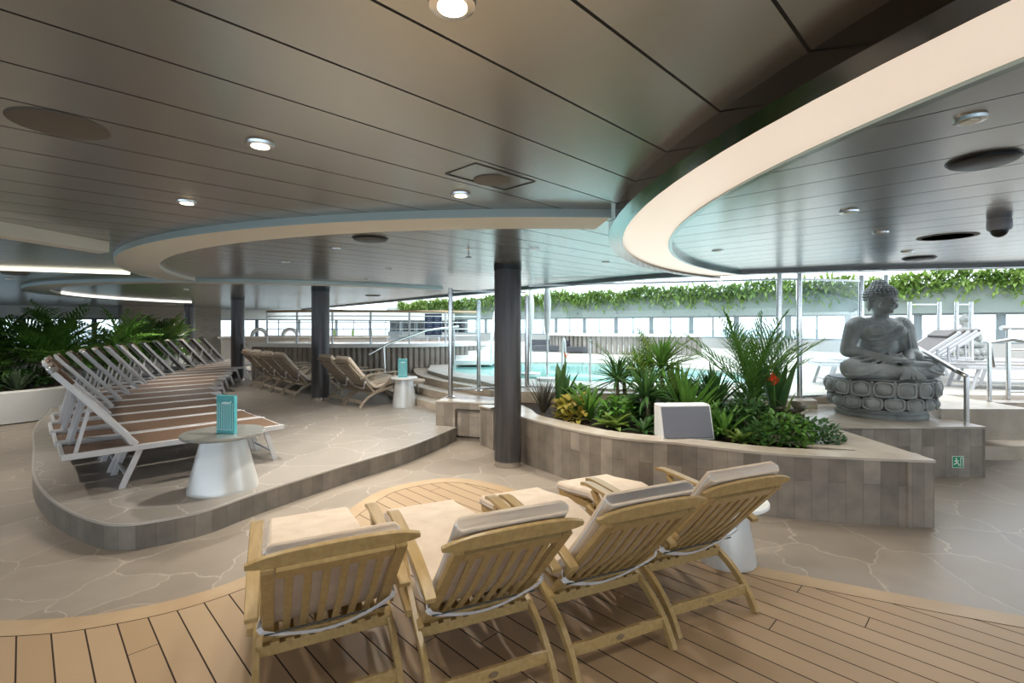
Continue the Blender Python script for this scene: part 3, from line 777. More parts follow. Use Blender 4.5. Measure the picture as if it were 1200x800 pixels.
# ================================================================= STATUE
def make_statue(lab, cat='statue'):
    t = empty('buddha_statue')
    z0 = .46
    f = MB()
    f.ell((0, .03, .15), (.36, .27, .17)); f.ell((0, .03, .36), (.235, .165, .27)); f.ell((0, .01, .56), (.275, .175, .185))
    f.ell((0, .03, .655), (.30, .12, .085))
    for s in (-1, 1):
        f.ell((s * .27, .02, .615), (.125, .12, .125))
        f.ell((s * .12, -.10, .56), (.12, .07, .085))
        f.cap((s * .325, .02, .60), (s * .40, .02, .33), .098, .080)
        f.cap((s * .40, .02, .32), (s * .10, -.295, .215), .080, .050)
        f.cap((s * .17, .02, .13), (s * .50, -.17, .12), .155, .115)
        f.cap((s * .50, -.17, .10), (s * .02, -.36, .075), .105, .085)
    f.cap((0, .01, .68), (0, -.01, .80), .095, .085)
    # hands resting in the lap, right on left, each with fingers and thumb
    for s, zz in ((-1, .235), (1, .205)):
        f.ell((s * .05, -.335, zz), (.085, .055, .024))
        for k in range(4): f.cap((s * -.01, -.355 + k * .024, zz), (s * -.115, -.36 + k * .026, zz + .004), .0135, .010, 8)
        f.cap((s * .07, -.30, zz + .02), (s * .0, -.315, zz + .075), .014, .010, 8)
    # foot upturned over the shin
    f.cap((.05, -.33, .165), (.33, -.30, .17), .055, .038)
    for k in range(5): f.cap((.32, -.335 + k * .018, .17), (.365, -.34 + k * .02, .175), .014, .010, 8)
    # head
    f.ell((0, -.03, .93), (.135, .155, .175), 24, 16); f.ell((0, -.085, .855), (.095, .085, .075)); f.ell((0, .0, .99), (.152, .165, .135), 24, 14)
    f.cap((0, -.175, .955), (0, -.205, .895), .014, .024); f.ell((0, -.175, .845), (.042, .018, .013)); f.ell((0, -.170, .828), (.034, .018, .012))
    f.ell((0, -.150, .795), (.04, .03, .025))
    for s in (-1, 1):
        f.ell((s * .055, -.165, .930), (.036, .016, .014)); f.tube([(s * .02, -.178, .965), (s * .055, -.172, .978), (s * .10, -.135, .962)], .008, 8)
        f.ell((s * .145, -.0, .89), (.020, .035, .095)); f.ell((s * .07, -.125, .87), (.045, .04, .045))
    # robe folds from the left shoulder across the chest and over the legs
    def surf(x, z):
        best = None
        for c, r in (((0, .03, .36), (.235, .165, .27)), ((0, .01, .56), (.275, .175, .185)), ((.12, -.10, .56), (.12, .07, .085)), ((-.12, -.10, .56), (.12, .07, .085)), ((.25, .02, .63), (.135, .125, .115)), ((0, .03, .15), (.36, .27, .17))):
            q = 1 - ((x - c[0]) / r[0]) ** 2 - ((z - c[2]) / r[2]) ** 2
            if q > 0:
                y = c[1] - r[1] * math.sqrt(q)
                if best is None or y < best: best = y
        return best
    for k in range(6):
        pts = []
        for i in range(15):
            q = i / 14; x = .25 - .016 * k - q * (.46 - .03 * k); z = .715 - .012 * k - (.20 + .052 * k) * math.sin(q * math.pi * .5)
            y = surf(x, z)
            if y is not None: pts.append((x, y - .004, z))
        if len(pts) > 4: f.tube(pts, .0135, 8)
    f.cap((.27, .03, .60), (.355, .0, .27), .125, .115)       # robe over the left arm
    f.cap((.355, .0, .27), (.30, -.16, .24), .110, .085)
    for k in range(5):
        f.tube(spline([(.20 + .035 * k, -.09 + .012 * k, .69 - .012 * k), (.27 + .035 * k, -.095 + .03 * k, .52), (.27 + .04 * k, -.13 + .035 * k, .30), (.22 + .03 * k, -.20 + .03 * k, .22)], 3), .012, 8)
    for s in (-1, 1):
        for k in range(5):
            f.tube(spline([(s * .16, -.12 - .05 * k, .285 - .028 * k), (s * .32, -.17 - .045 * k, .268 - .042 * k), (s * .50, -.17 - .035 * k, .235 - .045 * k), (s * .60, -.13 - .02 * k, .165 - .03 * k)], 3), .0125, 8)
    for k in range(7):      # fan of cloth in front
        a_ = R(-60 + k * 20); f.tube([(.03 * math.sin(a_), -.40, .15), (.12 * math.sin(a_), -.46, .06), (.17 * math.sin(a_), -.475, .012)], .018, 8)
    f.v = [(x, y, z + z0) for x, y, z in f.v]
    fig = f.build('figure', M_stone, t, smooth='all')
    rm = fig.modifiers.new('remesh', 'REMESH'); rm.mode = 'VOXEL'; rm.voxel_size = .0075; rm.use_smooth_shade = True
    sm = fig.modifiers.new('smooth', 'SMOOTH'); sm.iterations = 1; sm.factor = .5
    # hair: rows of curls, topknot
    hr = MB(); hc = Vector((0, .0, .985))
    for i in range(8):
        el = R(-14 + i * 13); n = max(5, int(26 * math.cos(el)))
        for k in range(n):
            az = 2 * math.pi * (k + .5 * (i % 2)) / n
            p = hc + Vector((.158 * math.cos(el) * math.cos(az), .172 * math.cos(el) * math.sin(az), .142 * math.sin(el)))
            if p.y < -.075 and p.z < .995: continue
            hr.ell(p, (.021, .021, .019), 8, 6)
    hr.ell((0, .015, 1.12), (.075, .075, .06))
    for i in range(4):
        el = R(5 + i * 24); n = max(4, int(14 * math.cos(el)))
        for k in range(n):
            az = 2 * math.pi * (k + .5 * (i % 2)) / n
            hr.ell((.075 * math.cos(el) * math.cos(az), .015 + .075 * math.cos(el) * math.sin(az), 1.12 + .062 * math.sin(el)), (.018, .018, .017), 8, 6)
    hr.v = [(x, y, z + z0) for x, y, z in hr.v]
    hr.build('curled_hair', M_stone, t, smooth='all')
    # lotus throne
    lb = MB()
    lb.lathe([(.47, 0), (.48, .015), (.48, .05), (.46, .065), (.46, .08), (.50, .095), (.50, .11), (.44, .12), (.44, .44), (.52, .445), (.54, .455), (.5, .462)], 64, sy=.92)
    lb.build('lotus_base', M_stone, t, smooth=True)
    pt_ = MB()
    for row, (zc, rr, hz, n) in enumerate(((.19, .495, .075, 16), (.355, .525, .095, 16))):
        for k in range(n):
            az = 2 * math.pi * (k + .5 * row) / n; rot = Matrix.Rotation(az, 3, 'Z')
            c = Vector((rr * math.cos(az), rr * .92 * math.sin(az), zc))
            pt_.ell(c, (.075, .108, hz), 14, 10, rot)
            sg_ = lambda v: math.copysign(abs(v) ** .55, v)
            lp_ = [c + rot @ Vector((.048, .092 * sg_(math.cos(j * .3927)), hz * .84 * sg_(math.sin(j * .3927)))) for j in range(16)]
            pt_.tube(lp_, .013, 6, closed=True)
            c2 = Vector(((rr + .035) * math.cos(az), (rr + .035) * .92 * math.sin(az), zc + (.01 if row else -.01)))
            pt_.ell(c2, (.050, .083, hz * .80), 12, 8, rot)
    for k in range(16):
        az = 2 * math.pi * (k + .0) / 16
        pt_.cap(((.53) * math.cos(az), .53 * .92 * math.sin(az), .28), ((.56) * math.cos(az), .56 * .92 * math.sin(az), .43), .03, .022, 8)
    pt_.build('lotus_petals', M_stone, t, smooth='all')
    tag(t, lab, cat); return t
bud = make_statue('large grey stone seated Buddha on a lotus base, on the stone block'); bud.location = (4.52, 6.0, ZB); bud.rotation_euler.z = R(2)
b2 = dup(bud); b2.location = (12.6, 13.6, ZD); b2.rotation_euler.z = R(160); b2.scale = (.8, .8, .8); tag(b2, 'small distant stone statue seen beyond the pool deck loungers')

# ================================================================= PLANTS
def leaf(mb, base, az, L, w, el, droop, n=5, fold=.25, tw=0):
    """a blade leaf: base point, azimuth, length, width, starting elevation, total bend (radians)"""
    p = Vector(base); vs = []; h = Vector((math.cos(az), math.sin(az), 0)); sd = Vector((-math.sin(az), math.cos(az), 0))
    for i in range(n + 1):
        q = i / n; e = el - droop * q
        ww = w * (math.sin(math.pi * (q * .82 + .16)) ** .8) if i < n else 0.002
        up_ = h * -math.sin(e) + Vector((0, 0, math.cos(e)))
        vs += [p + sd * ww / 2 + up_ * ww * fold, p, p - sd * ww / 2 + up_ * ww * fold]
        p = p + (h * math.cos(e) + Vector((0, 0, math.sin(e)))) * (L / n)
    fs = []
    for i in range(n):
        o = 3 * i; fs += [(o, o + 1, o + 4, o + 3), (o + 1, o + 2, o + 5, o + 4)]
    mb.add(vs, fs)
def frond(mb, base, az, L, el, droop, lw=.02, ll=.25, n=12, spread=R(62)):
    p = Vector(base); h = Vector((math.cos(az), math.sin(az), 0)); pts = [p.copy()]
    for i in range(n):
        q = i / n; e = el - droop * q
        d = h * math.cos(e) + Vector((0, 0, math.sin(e))); p = p + d * (L / n); pts.append(p.copy())
        if i > 0:
            l2 = ll * math.sin(math.pi * (.2 + .75 * q))
            for s in (-1, 1):
                leaf(mb, p, az + s * spread * (1 - .25 * q), l2, lw * .62, e * .75 + random.uniform(-.1, .2), .45, 3, .15)
    mb.tube(pts, [.008 * (1 - .8 * i / n) for i in range(n + 1)], 5)
def newmb(): m = MB(); m.open = True; return m
def spiky(x, y, z, n, L, w, m, lab, name='spiky_plant', el=(50, 88), droop=(.2, .9), stem=0, cat='plant', rng=(.7, 1), parts=True, group=None):
    t = empty(name, (x, y, z)); b = newmb()
    for k in range(n):
        az = random.uniform(0, 2 * math.pi); e = R(random.uniform(*el))
        leaf(b, (0.01 * math.cos(az), .01 * math.sin(az), stem * random.uniform(.93, 1.0)), az, L * random.uniform(*rng), w * random.uniform(.8, 1.15), e, random.uniform(*droop), 6)
    b.build('leaves', m, t, smooth='all')
    if stem: MB().tube([(0, 0, -.02), (.01, 0, stem * .5), (0, 0, stem)], [.025, .02, .02], 8).build('stem', M_stem, t)
    else: MB().cap((0, 0, -.01), (0, 0, .03), .03, .02, 8).build('stem', M_stem, t)
    tag(t, lab, cat, group); return t
def palm(x, y, z, n, L, trunk, m, lab, name='palm', el=(20, 85), droop=(.7, 1.4), ll=.25, lw=.02, nn=12, group=None):
    t = empty(name, (x, y, z)); b = newmb()
    for k in range(n):
        az = 2 * math.pi * k / n * 1.618 * 2; e = R(random.uniform(*el))
        frond(b, (0, 0, trunk * random.uniform(.9, 1)), az, L * random.uniform(.75, 1.05), e, random.uniform(*droop), lw, ll, nn)
    b.build('fronds', m, t, smooth='all')
    MB().tube([(0, 0, -.02), (.015, .01, trunk * .5), (0, 0, max(trunk, .05))], [.035, .03, .022], 8).build('trunk', M_stem, t)
    tag(t, lab, 'plant', group); return t
def bush(x, y, z, r, h, n, size, m, lab, name='leafy_bush', group=None):
    t = empty(name, (x, y, z)); b = newmb()
    for k in range(n):
        az = random.uniform(0, 2 * math.pi); q = random.random() ** .5; u_ = random.random()
        rr = r * math.sqrt(max(0, 1 - (u_ * .95) ** 2)) * (.45 + .55 * q)
        leaf(b, (rr * math.cos(az), rr * math.sin(az), .02 + h * u_ * (.6 + .4 * q)), az + random.uniform(-1.2, 1.2), size * random.uniform(.7, 1.3), size * .5, R(random.uniform(-10, 70)), .7, 3, .12)
    b.build('leaves', m, t, smooth='all')
    s_ = MB()
    for k in range(6):
        a_ = k * 1.05; s_.tube([(0, 0, -.01), (r * .3 * math.cos(a_), r * .3 * math.sin(a_), h * .35), (r * .5 * math.cos(a_), r * .5 * math.sin(a_), h * .6)], .006, 5)
    s_.build('stems', M_stem, t); tag(t, lab, 'plant', group); return t
ZS = ZB - .05
spiky(.40, 6.25, ZS, 46, .52, .022, M_purple, 'thin bronze spiky plant at the left end of the planter', el=(52, 88), droop=(0, .35))
pp = spiky(.62, 6.1, ZS, 9, .72, .12, M_dgreen, 'broad leaved plant with an orange flower tip behind the bronze spikes', 'broad_leaf_plant', el=(68, 88), droop=(0, .25))
MB().tube([(0, 0, 0), (.02, 0, .5), (.05, -.02, .74)], .006, 6).build('flower_stem', M_green, pp)
fb = newmb(); [leaf(fb, (.05, -.02, .73), a_, .09, .025, R(60), .1, 3) for a_ in (.2, 2, 4)]; fb.build('flower', mat('orange_flower', (.8, .22, .04), .5), pp)
bush(.72, 5.86, ZS, .20, .26, 150, .13, M_yel, 'yellow and orange leaved croton near the planter edge', 'croton')
spiky(.92, 5.8, ZS, 30, .56, .05, M_green, 'green arching blade plant behind the orange croton', 'blade_plant', el=(35, 85), droop=(.2, .8))
spiky(1.12, 5.35, ZS, 26, .30, .07, M_lgreen, 'low light green rosette in front of the dracaenas', 'bromeliad', el=(25, 75), droop=(.4, 1.1))
spiky(1.38, 5.15, ZS, 20, .26, .06, M_dgreen, 'low dark green rosette left of the speaker box', 'bromeliad', el=(25, 75), droop=(.4, 1.1))
spiky(1.28, 5.95, ZS, 60, .40, .03, M_dgreen, 'dark dracaena with a dense round head of leaves', 'dracaena', el=(-25, 85), droop=(.1, .6), stem=.50)
spiky(1.62, 6.2, ZS, 60, .46, .035, M_green, 'green dracaena right of the darker one, on a thin stem', 'dracaena', el=(-20, 85), droop=(.1, .6), stem=.52)
palm(1.50, 6.55, ZS, 12, .7, .42, M_green, 'small feathery palm behind the dracaenas', ll=.22, lw=.018)
spiky(1.45, 5.6, ZS, 34, .34, .03, M_dgreen, 'short dark spiky plant under the dracaenas', el=(20, 85), droop=(.2, .8))
spiky(1.98, 5.55, ZS, 34, .78, .06, M_green, 'tall green sword leaved plant behind the speaker box', 'sword_leaf_plant', el=(42, 88), droop=(.0, .35))
spiky(2.15, 4.95, ZS, 34, .46, .05, M_green, 'arching green spiky plant right of the speaker box', 'blade_plant', el=(30, 85), droop=(.3, .8))
spiky(2.22, 4.74, ZS, 22, .24, .055, M_lgreen, 'low pale rosette at the planter edge right of the speaker box', 'bromeliad', el=(15, 70), droop=(.5, 1.2))
palm(2.62, 5.35, ZS, 22, .98, .36, M_green, 'tall feathery palm in the right half of the planter', el=(50, 89), droop=(.1, .6), ll=.30, lw=.024, nn=18)
spiky(2.35, 5.7, ZS, 46, .62, .035, M_dgreen, 'dark narrow leaved shrub left of the tall palm', 'narrow_leaf_shrub', el=(45, 88), droop=(.1, .4), stem=.15)
gg = spiky(2.82, 5.2, ZS, 8, .85, .13, M_dgreen, 'tall dark broad leaved plant with red flowers', 'ginger_plant', el=(72, 88), droop=(0, .3))
rf = newmb()
for q in range(26):
    leaf(rf, (-.10 + random.uniform(-.03, .03), -.12 + random.uniform(-.02, .02), .56 + random.uniform(-.05, .05)), random.uniform(0, 6.28), .06, .022, R(random.uniform(0, 80)), .4, 3)
rf.build('flower', M_red, gg); MB().tube([(0, 0, 0), (-.05, -.06, .3), (-.10, -.12, .58)], .006, 6).build('flower_stem', M_green, gg)
bush(2.62, 4.72, ZS, .28, .26, 420, .07, M_green, 'small leaved green bush at the right planter edge', )
bush(2.93, 4.72, ZS, .25, .20, 380, .06, M_dgreen, 'low dark green bush in the right corner of the planter')
bush(2.40, 4.62, ZS, .2, .22, 220, .06, M_dgreen, 'low dark bush left of the green corner bush')
spiky(2.98, 5.35, ZS, 16, .45, .04, M_lgreen, 'yellow green blades behind the corner bush', 'blade_plant', el=(35, 85), droop=(.2, .7))
bush(2.85, 5.0, ZS, .14, .3, 70, .14, M_purple, 'bronze leaved small shrub behind the corner bush', 'croton')
EXTRA = [('bush', .85, 6.2, .20, .34, 150, .13, M_green, 'green leafy filler behind the yellow croton'), ('bush', 1.25, 5.65, .26, .30, 220, .11, M_green, 'green undergrowth beneath the two dracaenas'),
         ('bush', 1.65, 5.75, .24, .38, 200, .12, M_dgreen, 'dark undergrowth right of the dracaena stems'), ('bush', 2.05, 5.2, .24, .30, 200, .10, M_green, 'leafy undergrowth just behind the speaker box'),
         ('bush', 2.45, 5.1, .26, .34, 260, .10, M_dgreen, 'dark undergrowth at the foot of the tall palm'), ('bush', 2.75, 5.6, .22, .46, 220, .12, M_green, 'taller leafy shrub behind the red flowers'),
         ('bush', 2.3, 6.0, .28, .5, 240, .13, M_dgreen, 'dark shrub at the back of the planter left of the tall palm')]
for e_ in EXTRA: bush(e_[1], e_[2], ZS, *e_[3:])
spiky(1.50, 5.45, ZS, 54, .44, .034, M_dgreen, 'dark dracaena just in front of the green one', 'dracaena', el=(-15, 88), droop=(.1, .6), stem=.36)
spiky(1.82, 5.95, ZS, 60, .5, .036, M_green, 'tallest green dracaena behind the sword leaved plant', 'dracaena', el=(-10, 88), droop=(.1, .6), stem=.66)
spiky(2.05, 6.2, ZS, 34, .8, .05, M_lgreen, 'pale tall blades behind the sword leaved plant', 'sword_leaf_plant', el=(50, 88), droop=(.0, .3))
palm(2.9, 5.75, ZS, 11, .8, .3, M_green, 'feathery palm behind the tall broad leaves near the steel posts', el=(45, 88), droop=(.2, .8), ll=.26, lw=.022, nn=14)
palm(1.72, 6.0, ZS, 10, .75, .45, M_lgreen, 'light green feathery palm between the dracaenas', el=(30, 85), droop=(.4, 1.0), ll=.26, lw=.022, nn=14)
# speaker box in the planter
sb = empty('speaker_box', (1.70, 4.86, ZB - .06), R(4))
hb = MB(); hb.add([(x, y, z) for x in (-.26, .26) for y, z in ((-.14, .04), (.10, .04), (.10, .37), (-.04, .37))], [(0, 1, 2, 3), (7, 6, 5, 4), (0, 4, 5, 1), (1, 5, 6, 2), (2, 6, 7, 3), (3, 7, 4, 0)])
hb.build('housing', M_white, sb, bevel=.012)
gr = MB(); gr.bar((0, -.140, .062), (0, -.048, .352), .485, .012, up=(0, -1, .3)); tag(gr.build('grille', M_spk, sb, bevel=.004), 'grey cloth grille')
MB().box((0, 0, .015), (.50, .14, .035)).build('foot', M_white, sb)
MB().lathe([(.006, 0), (.006, .006)], 10, (0, 0, 0)).build('knob', M_steel, sb, loc=(.02, -.146, .085))
tag(sb, 'white speaker box with grey grille sitting among the planter plants', 'speaker')

# round planter far left with its plants
cl = (-9.6, 8.9)
lp = MB().lathe([(1.55, 0), (1.62, .02), (1.62, .52), (1.58, .545), (1.50, .545), (1.50, .5)], 64, (cl[0], cl[1], 0))
lpo = lp.build('round_planter', mat('white_planter', (.60, .60, .58), .4), smooth=True); tag(lpo, 'large round white planter at the left edge', 'planter')
struct(MB().lathe([(1.49, .40), (1.49, .52)], 48, (cl[0], cl[1], 0)).build('planter_soil', M_soil), 'dark soil in the round white planter')
LPL = [(-9.9, 9.3, 'large arching palm at the far left edge of the picture', 1.15, .5), (-9.0, 9.4, 'large arching palm in the middle of the round planter', 1.1, .45), (-9.3, 9.95, 'large arching palm at the back of the round planter', 1.2, .55), (-10.5, 9.7, 'large palm behind the leftmost palm', 1.1, .45)]
LPL += [(-8.6, 9.2, 'arching palm at the right side of the round planter', 1.0, .35), (-9.5, 8.5, 'low arching palm at the front of the round planter', .95, .2), (-10.2, 8.7, 'low arching palm at the left of the round planter', 1.0, .25)]
for x, y, lab, L, tr_ in LPL: palm(x, y, .5, 26, L, tr_, M_green, lab, el=(15, 86), droop=(.5, 1.2), ll=.40, lw=.06, nn=15, group='palms in the round planter')
spiky(-8.95, 8.2, .5, 30, .42, .05, M_yel, 'yellow leaved plant at the front of the round planter', 'croton', el=(20, 80))
spiky(-8.45, 8.35, .5, 30, .45, .05, M_olive, 'pale agave like plant near the planter rim behind the loungers', 'agave', el=(35, 85), droop=(0, .4))
spiky(-9.35, 7.9, .5, 30, .35, .045, M_olive, 'blue green agave at the left front of the round planter', 'agave', el=(20, 85), droop=(0, .4))
bush(-8.85, 8.75, .5, .45, .35, 260, .12, M_dgreen, 'dark leafy undergrowth in the round planter', 'undergrowth')
# hedge of plants behind the loungers, in a long trough
tro = MB().prism([(-9.6, 10.9), (-9.0, 10.9), (-10.2, 14.2), (-10.75, 16.4), (-11.5, 16.4), (-10.9, 14.2)], 0, .62); tag(tro.build('plant_trough', mat('trough_grey', (.3, .3, .28), .5)), 'long grey plant trough behind the lounger heads', 'planter')
HP = [(-9.35, 11.3), (-9.65, 12.1), (-10.0, 12.9), (-10.35, 13.7), (-10.65, 14.5), (-10.9, 15.3), (-11.05, 16.0)]
HL = ['bushy palm nearest the round planter, behind the loungers', 'second plant of the trough behind the loungers', 'third plant of the trough, feathery and green', 'fourth plant of the trough, middle of the row', 'fifth plant of the trough, broad and dark', 'yellow green bamboo like plant before the board wall', 'narrow palm before the dark board wall', 'last plant of the trough near the far column']
for k, (x, y) in enumerate(HP):
    bush(x + .15, y - .3, .6, .42, .75, 200, .16, (M_green, M_dgreen)[k % 2], 'leafy ' + ('green', 'dark')[k % 2] + ' shrub beside the ' + ('first', 'second', 'third', 'fourth', 'fifth', 'sixth', 'seventh', 'last')[k] + ' tall plant of the trough')
    palm(x, y, .6, 20, .95 + .12 * (k % 2), .35 + .1 * (k % 3), (M_green, M_dgreen, M_lgreen)[(0, 0, 1, 0, 1, 2, 0, 1)[k]], HL[k], el=(25, 88), droop=(.5, 1.2), ll=.32, lw=.07, nn=10)

# hanging greenery on the far balcony
hg = newmb()
for k in range(14000):
    t = random.uniform(-13, 34); p = onfar(t); hang = random.random() ** 2.2 * (.75 if random.random() < .35 else .35)
    off = random.uniform(.26, .55)
    z = 3.18 + .12 * math.sin(t * 1.7) * math.sin(t * .63) + random.uniform(-.12, .16) - hang * 1.0
    leaf(hg, (p[0] - off * S2, p[1] - off * S2, z), R(225) + random.uniform(-1.6, 1.6), random.uniform(.18, .38), random.uniform(.07, .13), R(random.uniform(-60, 75)), random.uniform(.3, 1.2), 2, .12)
tag(hg.build('hanging_greenery', leaf_mat('leaf_balcony', (.07, .16, .03), (.26, .38, .10), 1.5), smooth='all'), 'leafy plants trailing over the pale green balcony fascia', 'plants', kind='stuff')

# ================================================================= GLASS SCREENS, RAILS
def post(x, y, z0, z1, lab, r=.035, name='screen_post'):
    t = empty(name, (x, y, z0)); h = z1 - z0
    MB().tube([(0, 0, 0), (0, 0, h)], r, 14).build('shaft', M_steel, t, smooth=True)
    MB().lathe([(r * 1.9, 0), (r * 1.9, .012), (r * 1.1, .02)], 20).build('foot_plate', M_steel, t, smooth=True)
    tag(t, lab, 'post'); return t
GZ = .66
PO = [(-.93, 7.40, ZB, 2.20, 'steel screen post on the low block left of the dark column'), (-.55, 8.1, ZP + .36, 2.05, 'steel screen post on the pool step just left of the dark column'), (.24, 7.75, GZ, 2.10, 'steel screen post just right of the dark column'),
      (3.62, 6.62, GZ, CZ - .0, 'pale steel post left of the pair, behind the tall palm'), (3.88, 6.60, GZ, CZ, 'darker steel post between the planter palm and the statue'),
      (4.9, 6.86, GZ, CZ, 'steel post directly behind the statue head'), (5.22, 6.83, GZ, CZ, 'steel post at the right shoulder of the statue')]
for x, y, a, b_, lab in PO: post(x, y, a, b_, lab)
def pane(a, b_, z0, z1, lab):
    t = empty('glass_screen', (a[0], a[1], z0)); d = Vector((b_[0] - a[0], b_[1] - a[1])); L = d.length
    MB().box((L / 2, 0, (z1 - z0) / 2), (L - .08, .012, z1 - z0)).build('pane', M_glass, t)
    MB().box((L / 2, 0, .015), (L - .06, .035, .03)).build('bottom_rail', M_steel, t); MB().box((L / 2, 0, z1 - z0), (L - .06, .03, .025)).build('top_rail', M_steel, t)
    t.rotation_euler.z = math.atan2(d.y, d.x); tag(t, lab, 'glass panel'); return t
pane((-.93, 7.40), (.24, 7.75), ZB + .1, 2.16, 'glass wind screen panel behind the dark column')
pane((.24, 7.75), (3.62, 6.62), GZ, 2.26, 'long glass screen panel behind the planter')
pane((3.88, 6.60), (4.9, 6.86), GZ, 2.26, 'glass screen panel behind the statue')
pane((3.62, 6.62), (3.88, 6.60), GZ, 2.26, 'narrow glass panel between two steel posts')
def rail(name, pts, posts, lab, r=.022, extra=(), mat_=None):
    t = empty(name, posts[0][0]); o = Vector(posts[0][0]); sh = lambda p: tuple(Vector(p) - o); m_ = mat_ or M_steel
    MB().tube([sh(p) for p in pts], r, 12).build('handrail', m_, t, smooth=True)
    for a, b_ in posts: MB().tube([sh(a), sh(b_)], r * .95, 12).build('post', m_, t, smooth=True)
    for e in extra: MB().tube([sh(p) for p in e], r * .45, 8).build('crossbar', m_, t, smooth=True)
    tag(t, lab, 'railing'); return t
# handrail from statue block
rail('handrail', spline([(5.02, 5.40, 1.08), (4.98, 5.5, 1.14), (5.1, 6.3, 1.42), (5.12, 6.40, 1.45)], 4), [((5.02, 5.40, ZB), (5.02, 5.40, 1.08))], 'steel handrail sloping up from the block corner beside the statue', r=.026)
rail('handrail', [(6.25, 6.35, 1.10), (6.15, 6.3, 1.42), (6.35, 6.2, 1.46), (7.0, 5.7, 1.28), (7.5, 5.35, 1.1)], [((6.15, 6.3, .5), (6.15, 6.3, 1.42))], 'curved steel handrail above the stairs at the right edge', r=.026)
rail('pool_railing', [(6.75, 6.75, 1.60), (8.6, 6.75, 1.60)], [((6.85, 6.75, .5), (6.85, 6.75, 1.60)), ((8.5, 6.75, .5), (8.5, 6.75, 1.60))], 'steel railing with thin bars at the right edge', r=.03,
     extra=[[(6.85, 6.75, z), (8.5, 6.75, z)] for z in (1.3, 1.1, .9, .72)])
# tall shower posts frame right
fr4 = [(9.35, 11.5), (10.05, 11.5), (10.45, 11.5), (10.80, 11.5)]
for k, (x, y) in enumerate(fr4): post(x, y, ZD, 2.18, ('leftmost', 'second', 'third', 'rightmost')[k] + ' of the four pale posts beyond the statue', .05, 'shelter_post')
tag(MB().bar((9.4, 11.5, 2.12), (10.0, 11.5, 2.12), .03, .03).bar((10.5, 11.5, 2.12), (10.75, 11.5, 2.12), .03, .03).build('shelter_beam', M_steel), 'thin pale beams joining the four posts beyond the statue', 'beam')

# exit symbol on statue block
ex = empty('exit_sign', (4.80, 5.263, .17))
MB().box((0, 0, 0), (.115, .006, .115)).build('sign_face', M_signg, ex)
w_ = MB(); w_.lathe([(.009, 0), (.009, .002)], 12); w_.v = [(x - .022, -.004 - z, y + .036) for x, y, z in w_.v]
def line(b, x0, z0_, x1, z1_, w=.010): b.bar((x0, -.005, z0_), (x1, -.005, z1_), .002, w, up=(0, 0, 1)) if abs(x1 - x0) > abs(z1_ - z0_) else b.bar((x0, -.005, z0_), (x1, -.005, z1_), .002, w, up=(1, 0, 0))
for q in ((-.022, .026, -.015, -.004), (-.015, -.004, -.035, -.022), (-.035, -.022, -.048, -.022), (-.015, -.004, .004, -.02), (.004, -.02, .006, -.042), (-.02, .018, -.042, .008), (-.02, .018, .004, .01)): line(w_, *q)
for q in ((.026, -.046, .026, .046), (.026, .046, .05, .046), (.05, .046, .05, -.046)): line(w_, *q, .006)
w_.build('running_figure', M_signw, ex)
MB().box((0, .001, 0), (.125, .004, .125)).build('border', M_signw, ex)
tag(ex, 'small green running man exit sign on the stone block', 'sign')

# ================================================================= BEYOND: fluted tub surround, railing, board
fc = (-4.2, 17.4); fr_ = 5.3
fa = arc(fc, fr_, -118, -50, 46)
fw = MB()
for x, y in fa[::1]: fw.tube([(x, y, ZP), (x, y, 1.10)], .075, 8)
fw.wallstrip(arc(fc, fr_, -118, -50, 30), ZP, 1.10, .2)
struct(fw.build('fluted_surround', M_flute, smooth=True), 'curved fluted wall of the raised whirlpool terrace')
struct(MB().wallstrip(arc(fc, fr_ + .12, -120, -48, 40), 1.08, 1.17, 1.2).build('terrace_edge', M_white, smooth=True), 'pale rim of the raised whirlpool terrace')
rp = arc(fc, fr_, -113, -52, 24)
rt = empty('terrace_railing', (rp[0][0], rp[0][1], 1.17)); o0 = Vector((rp[0][0], rp[0][1], 1.17))
MB().tube([tuple(Vector((x, y, 1.98)) - o0) for x, y in rp], .03, 8).build('handrail', vary(mat('rail_wood', rough=.4), (.4, .26, .15), (.5, .35, .2), 4), rt, smooth=True)
for z in (1.36, 1.53, 1.70, 1.86): MB().tube([tuple(Vector((x, y, z)) - o0) for x, y in rp], .013, 6).build('crossbar', M_white, rt, smooth=True)
for x, y in rp[::4]: MB().tube([tuple(Vector((x, y, 1.17)) - o0), tuple(Vector((x, y, 1.98)) - o0)], .025, 8).build('post', M_alu, rt, smooth=True)
tag(rt, 'railing with wooden handrail around the raised terrace', 'railing')
nb = empty('notice_board', (-2.05, 12.75, 1.17)); MB().box((0, 0, .46), (.44, .05, .60)).build('board', M_navy, nb, bevel=.005)
tx = MB()
for k in range(9):
    for c_ in (-1, 1): tx.box((c_ * .10 + .01 * (k % 2), -.027, .70 - k * .055), (.15 - .02 * (k % 3), .002, .012))
tx.build('text_lines', mat('grey_print', (.35, .40, .52), .5), nb); MB().bar((-.15, 0, 0), (-.15, 0, .2), .03, .03, up=(0, 1, 0)).bar((.15, 0, 0), (.15, 0, .2), .03, .03, up=(0, 1, 0)).build('leg', M_steel, nb)
tag(nb, 'dark blue notice board on the raised terrace', 'notice board')
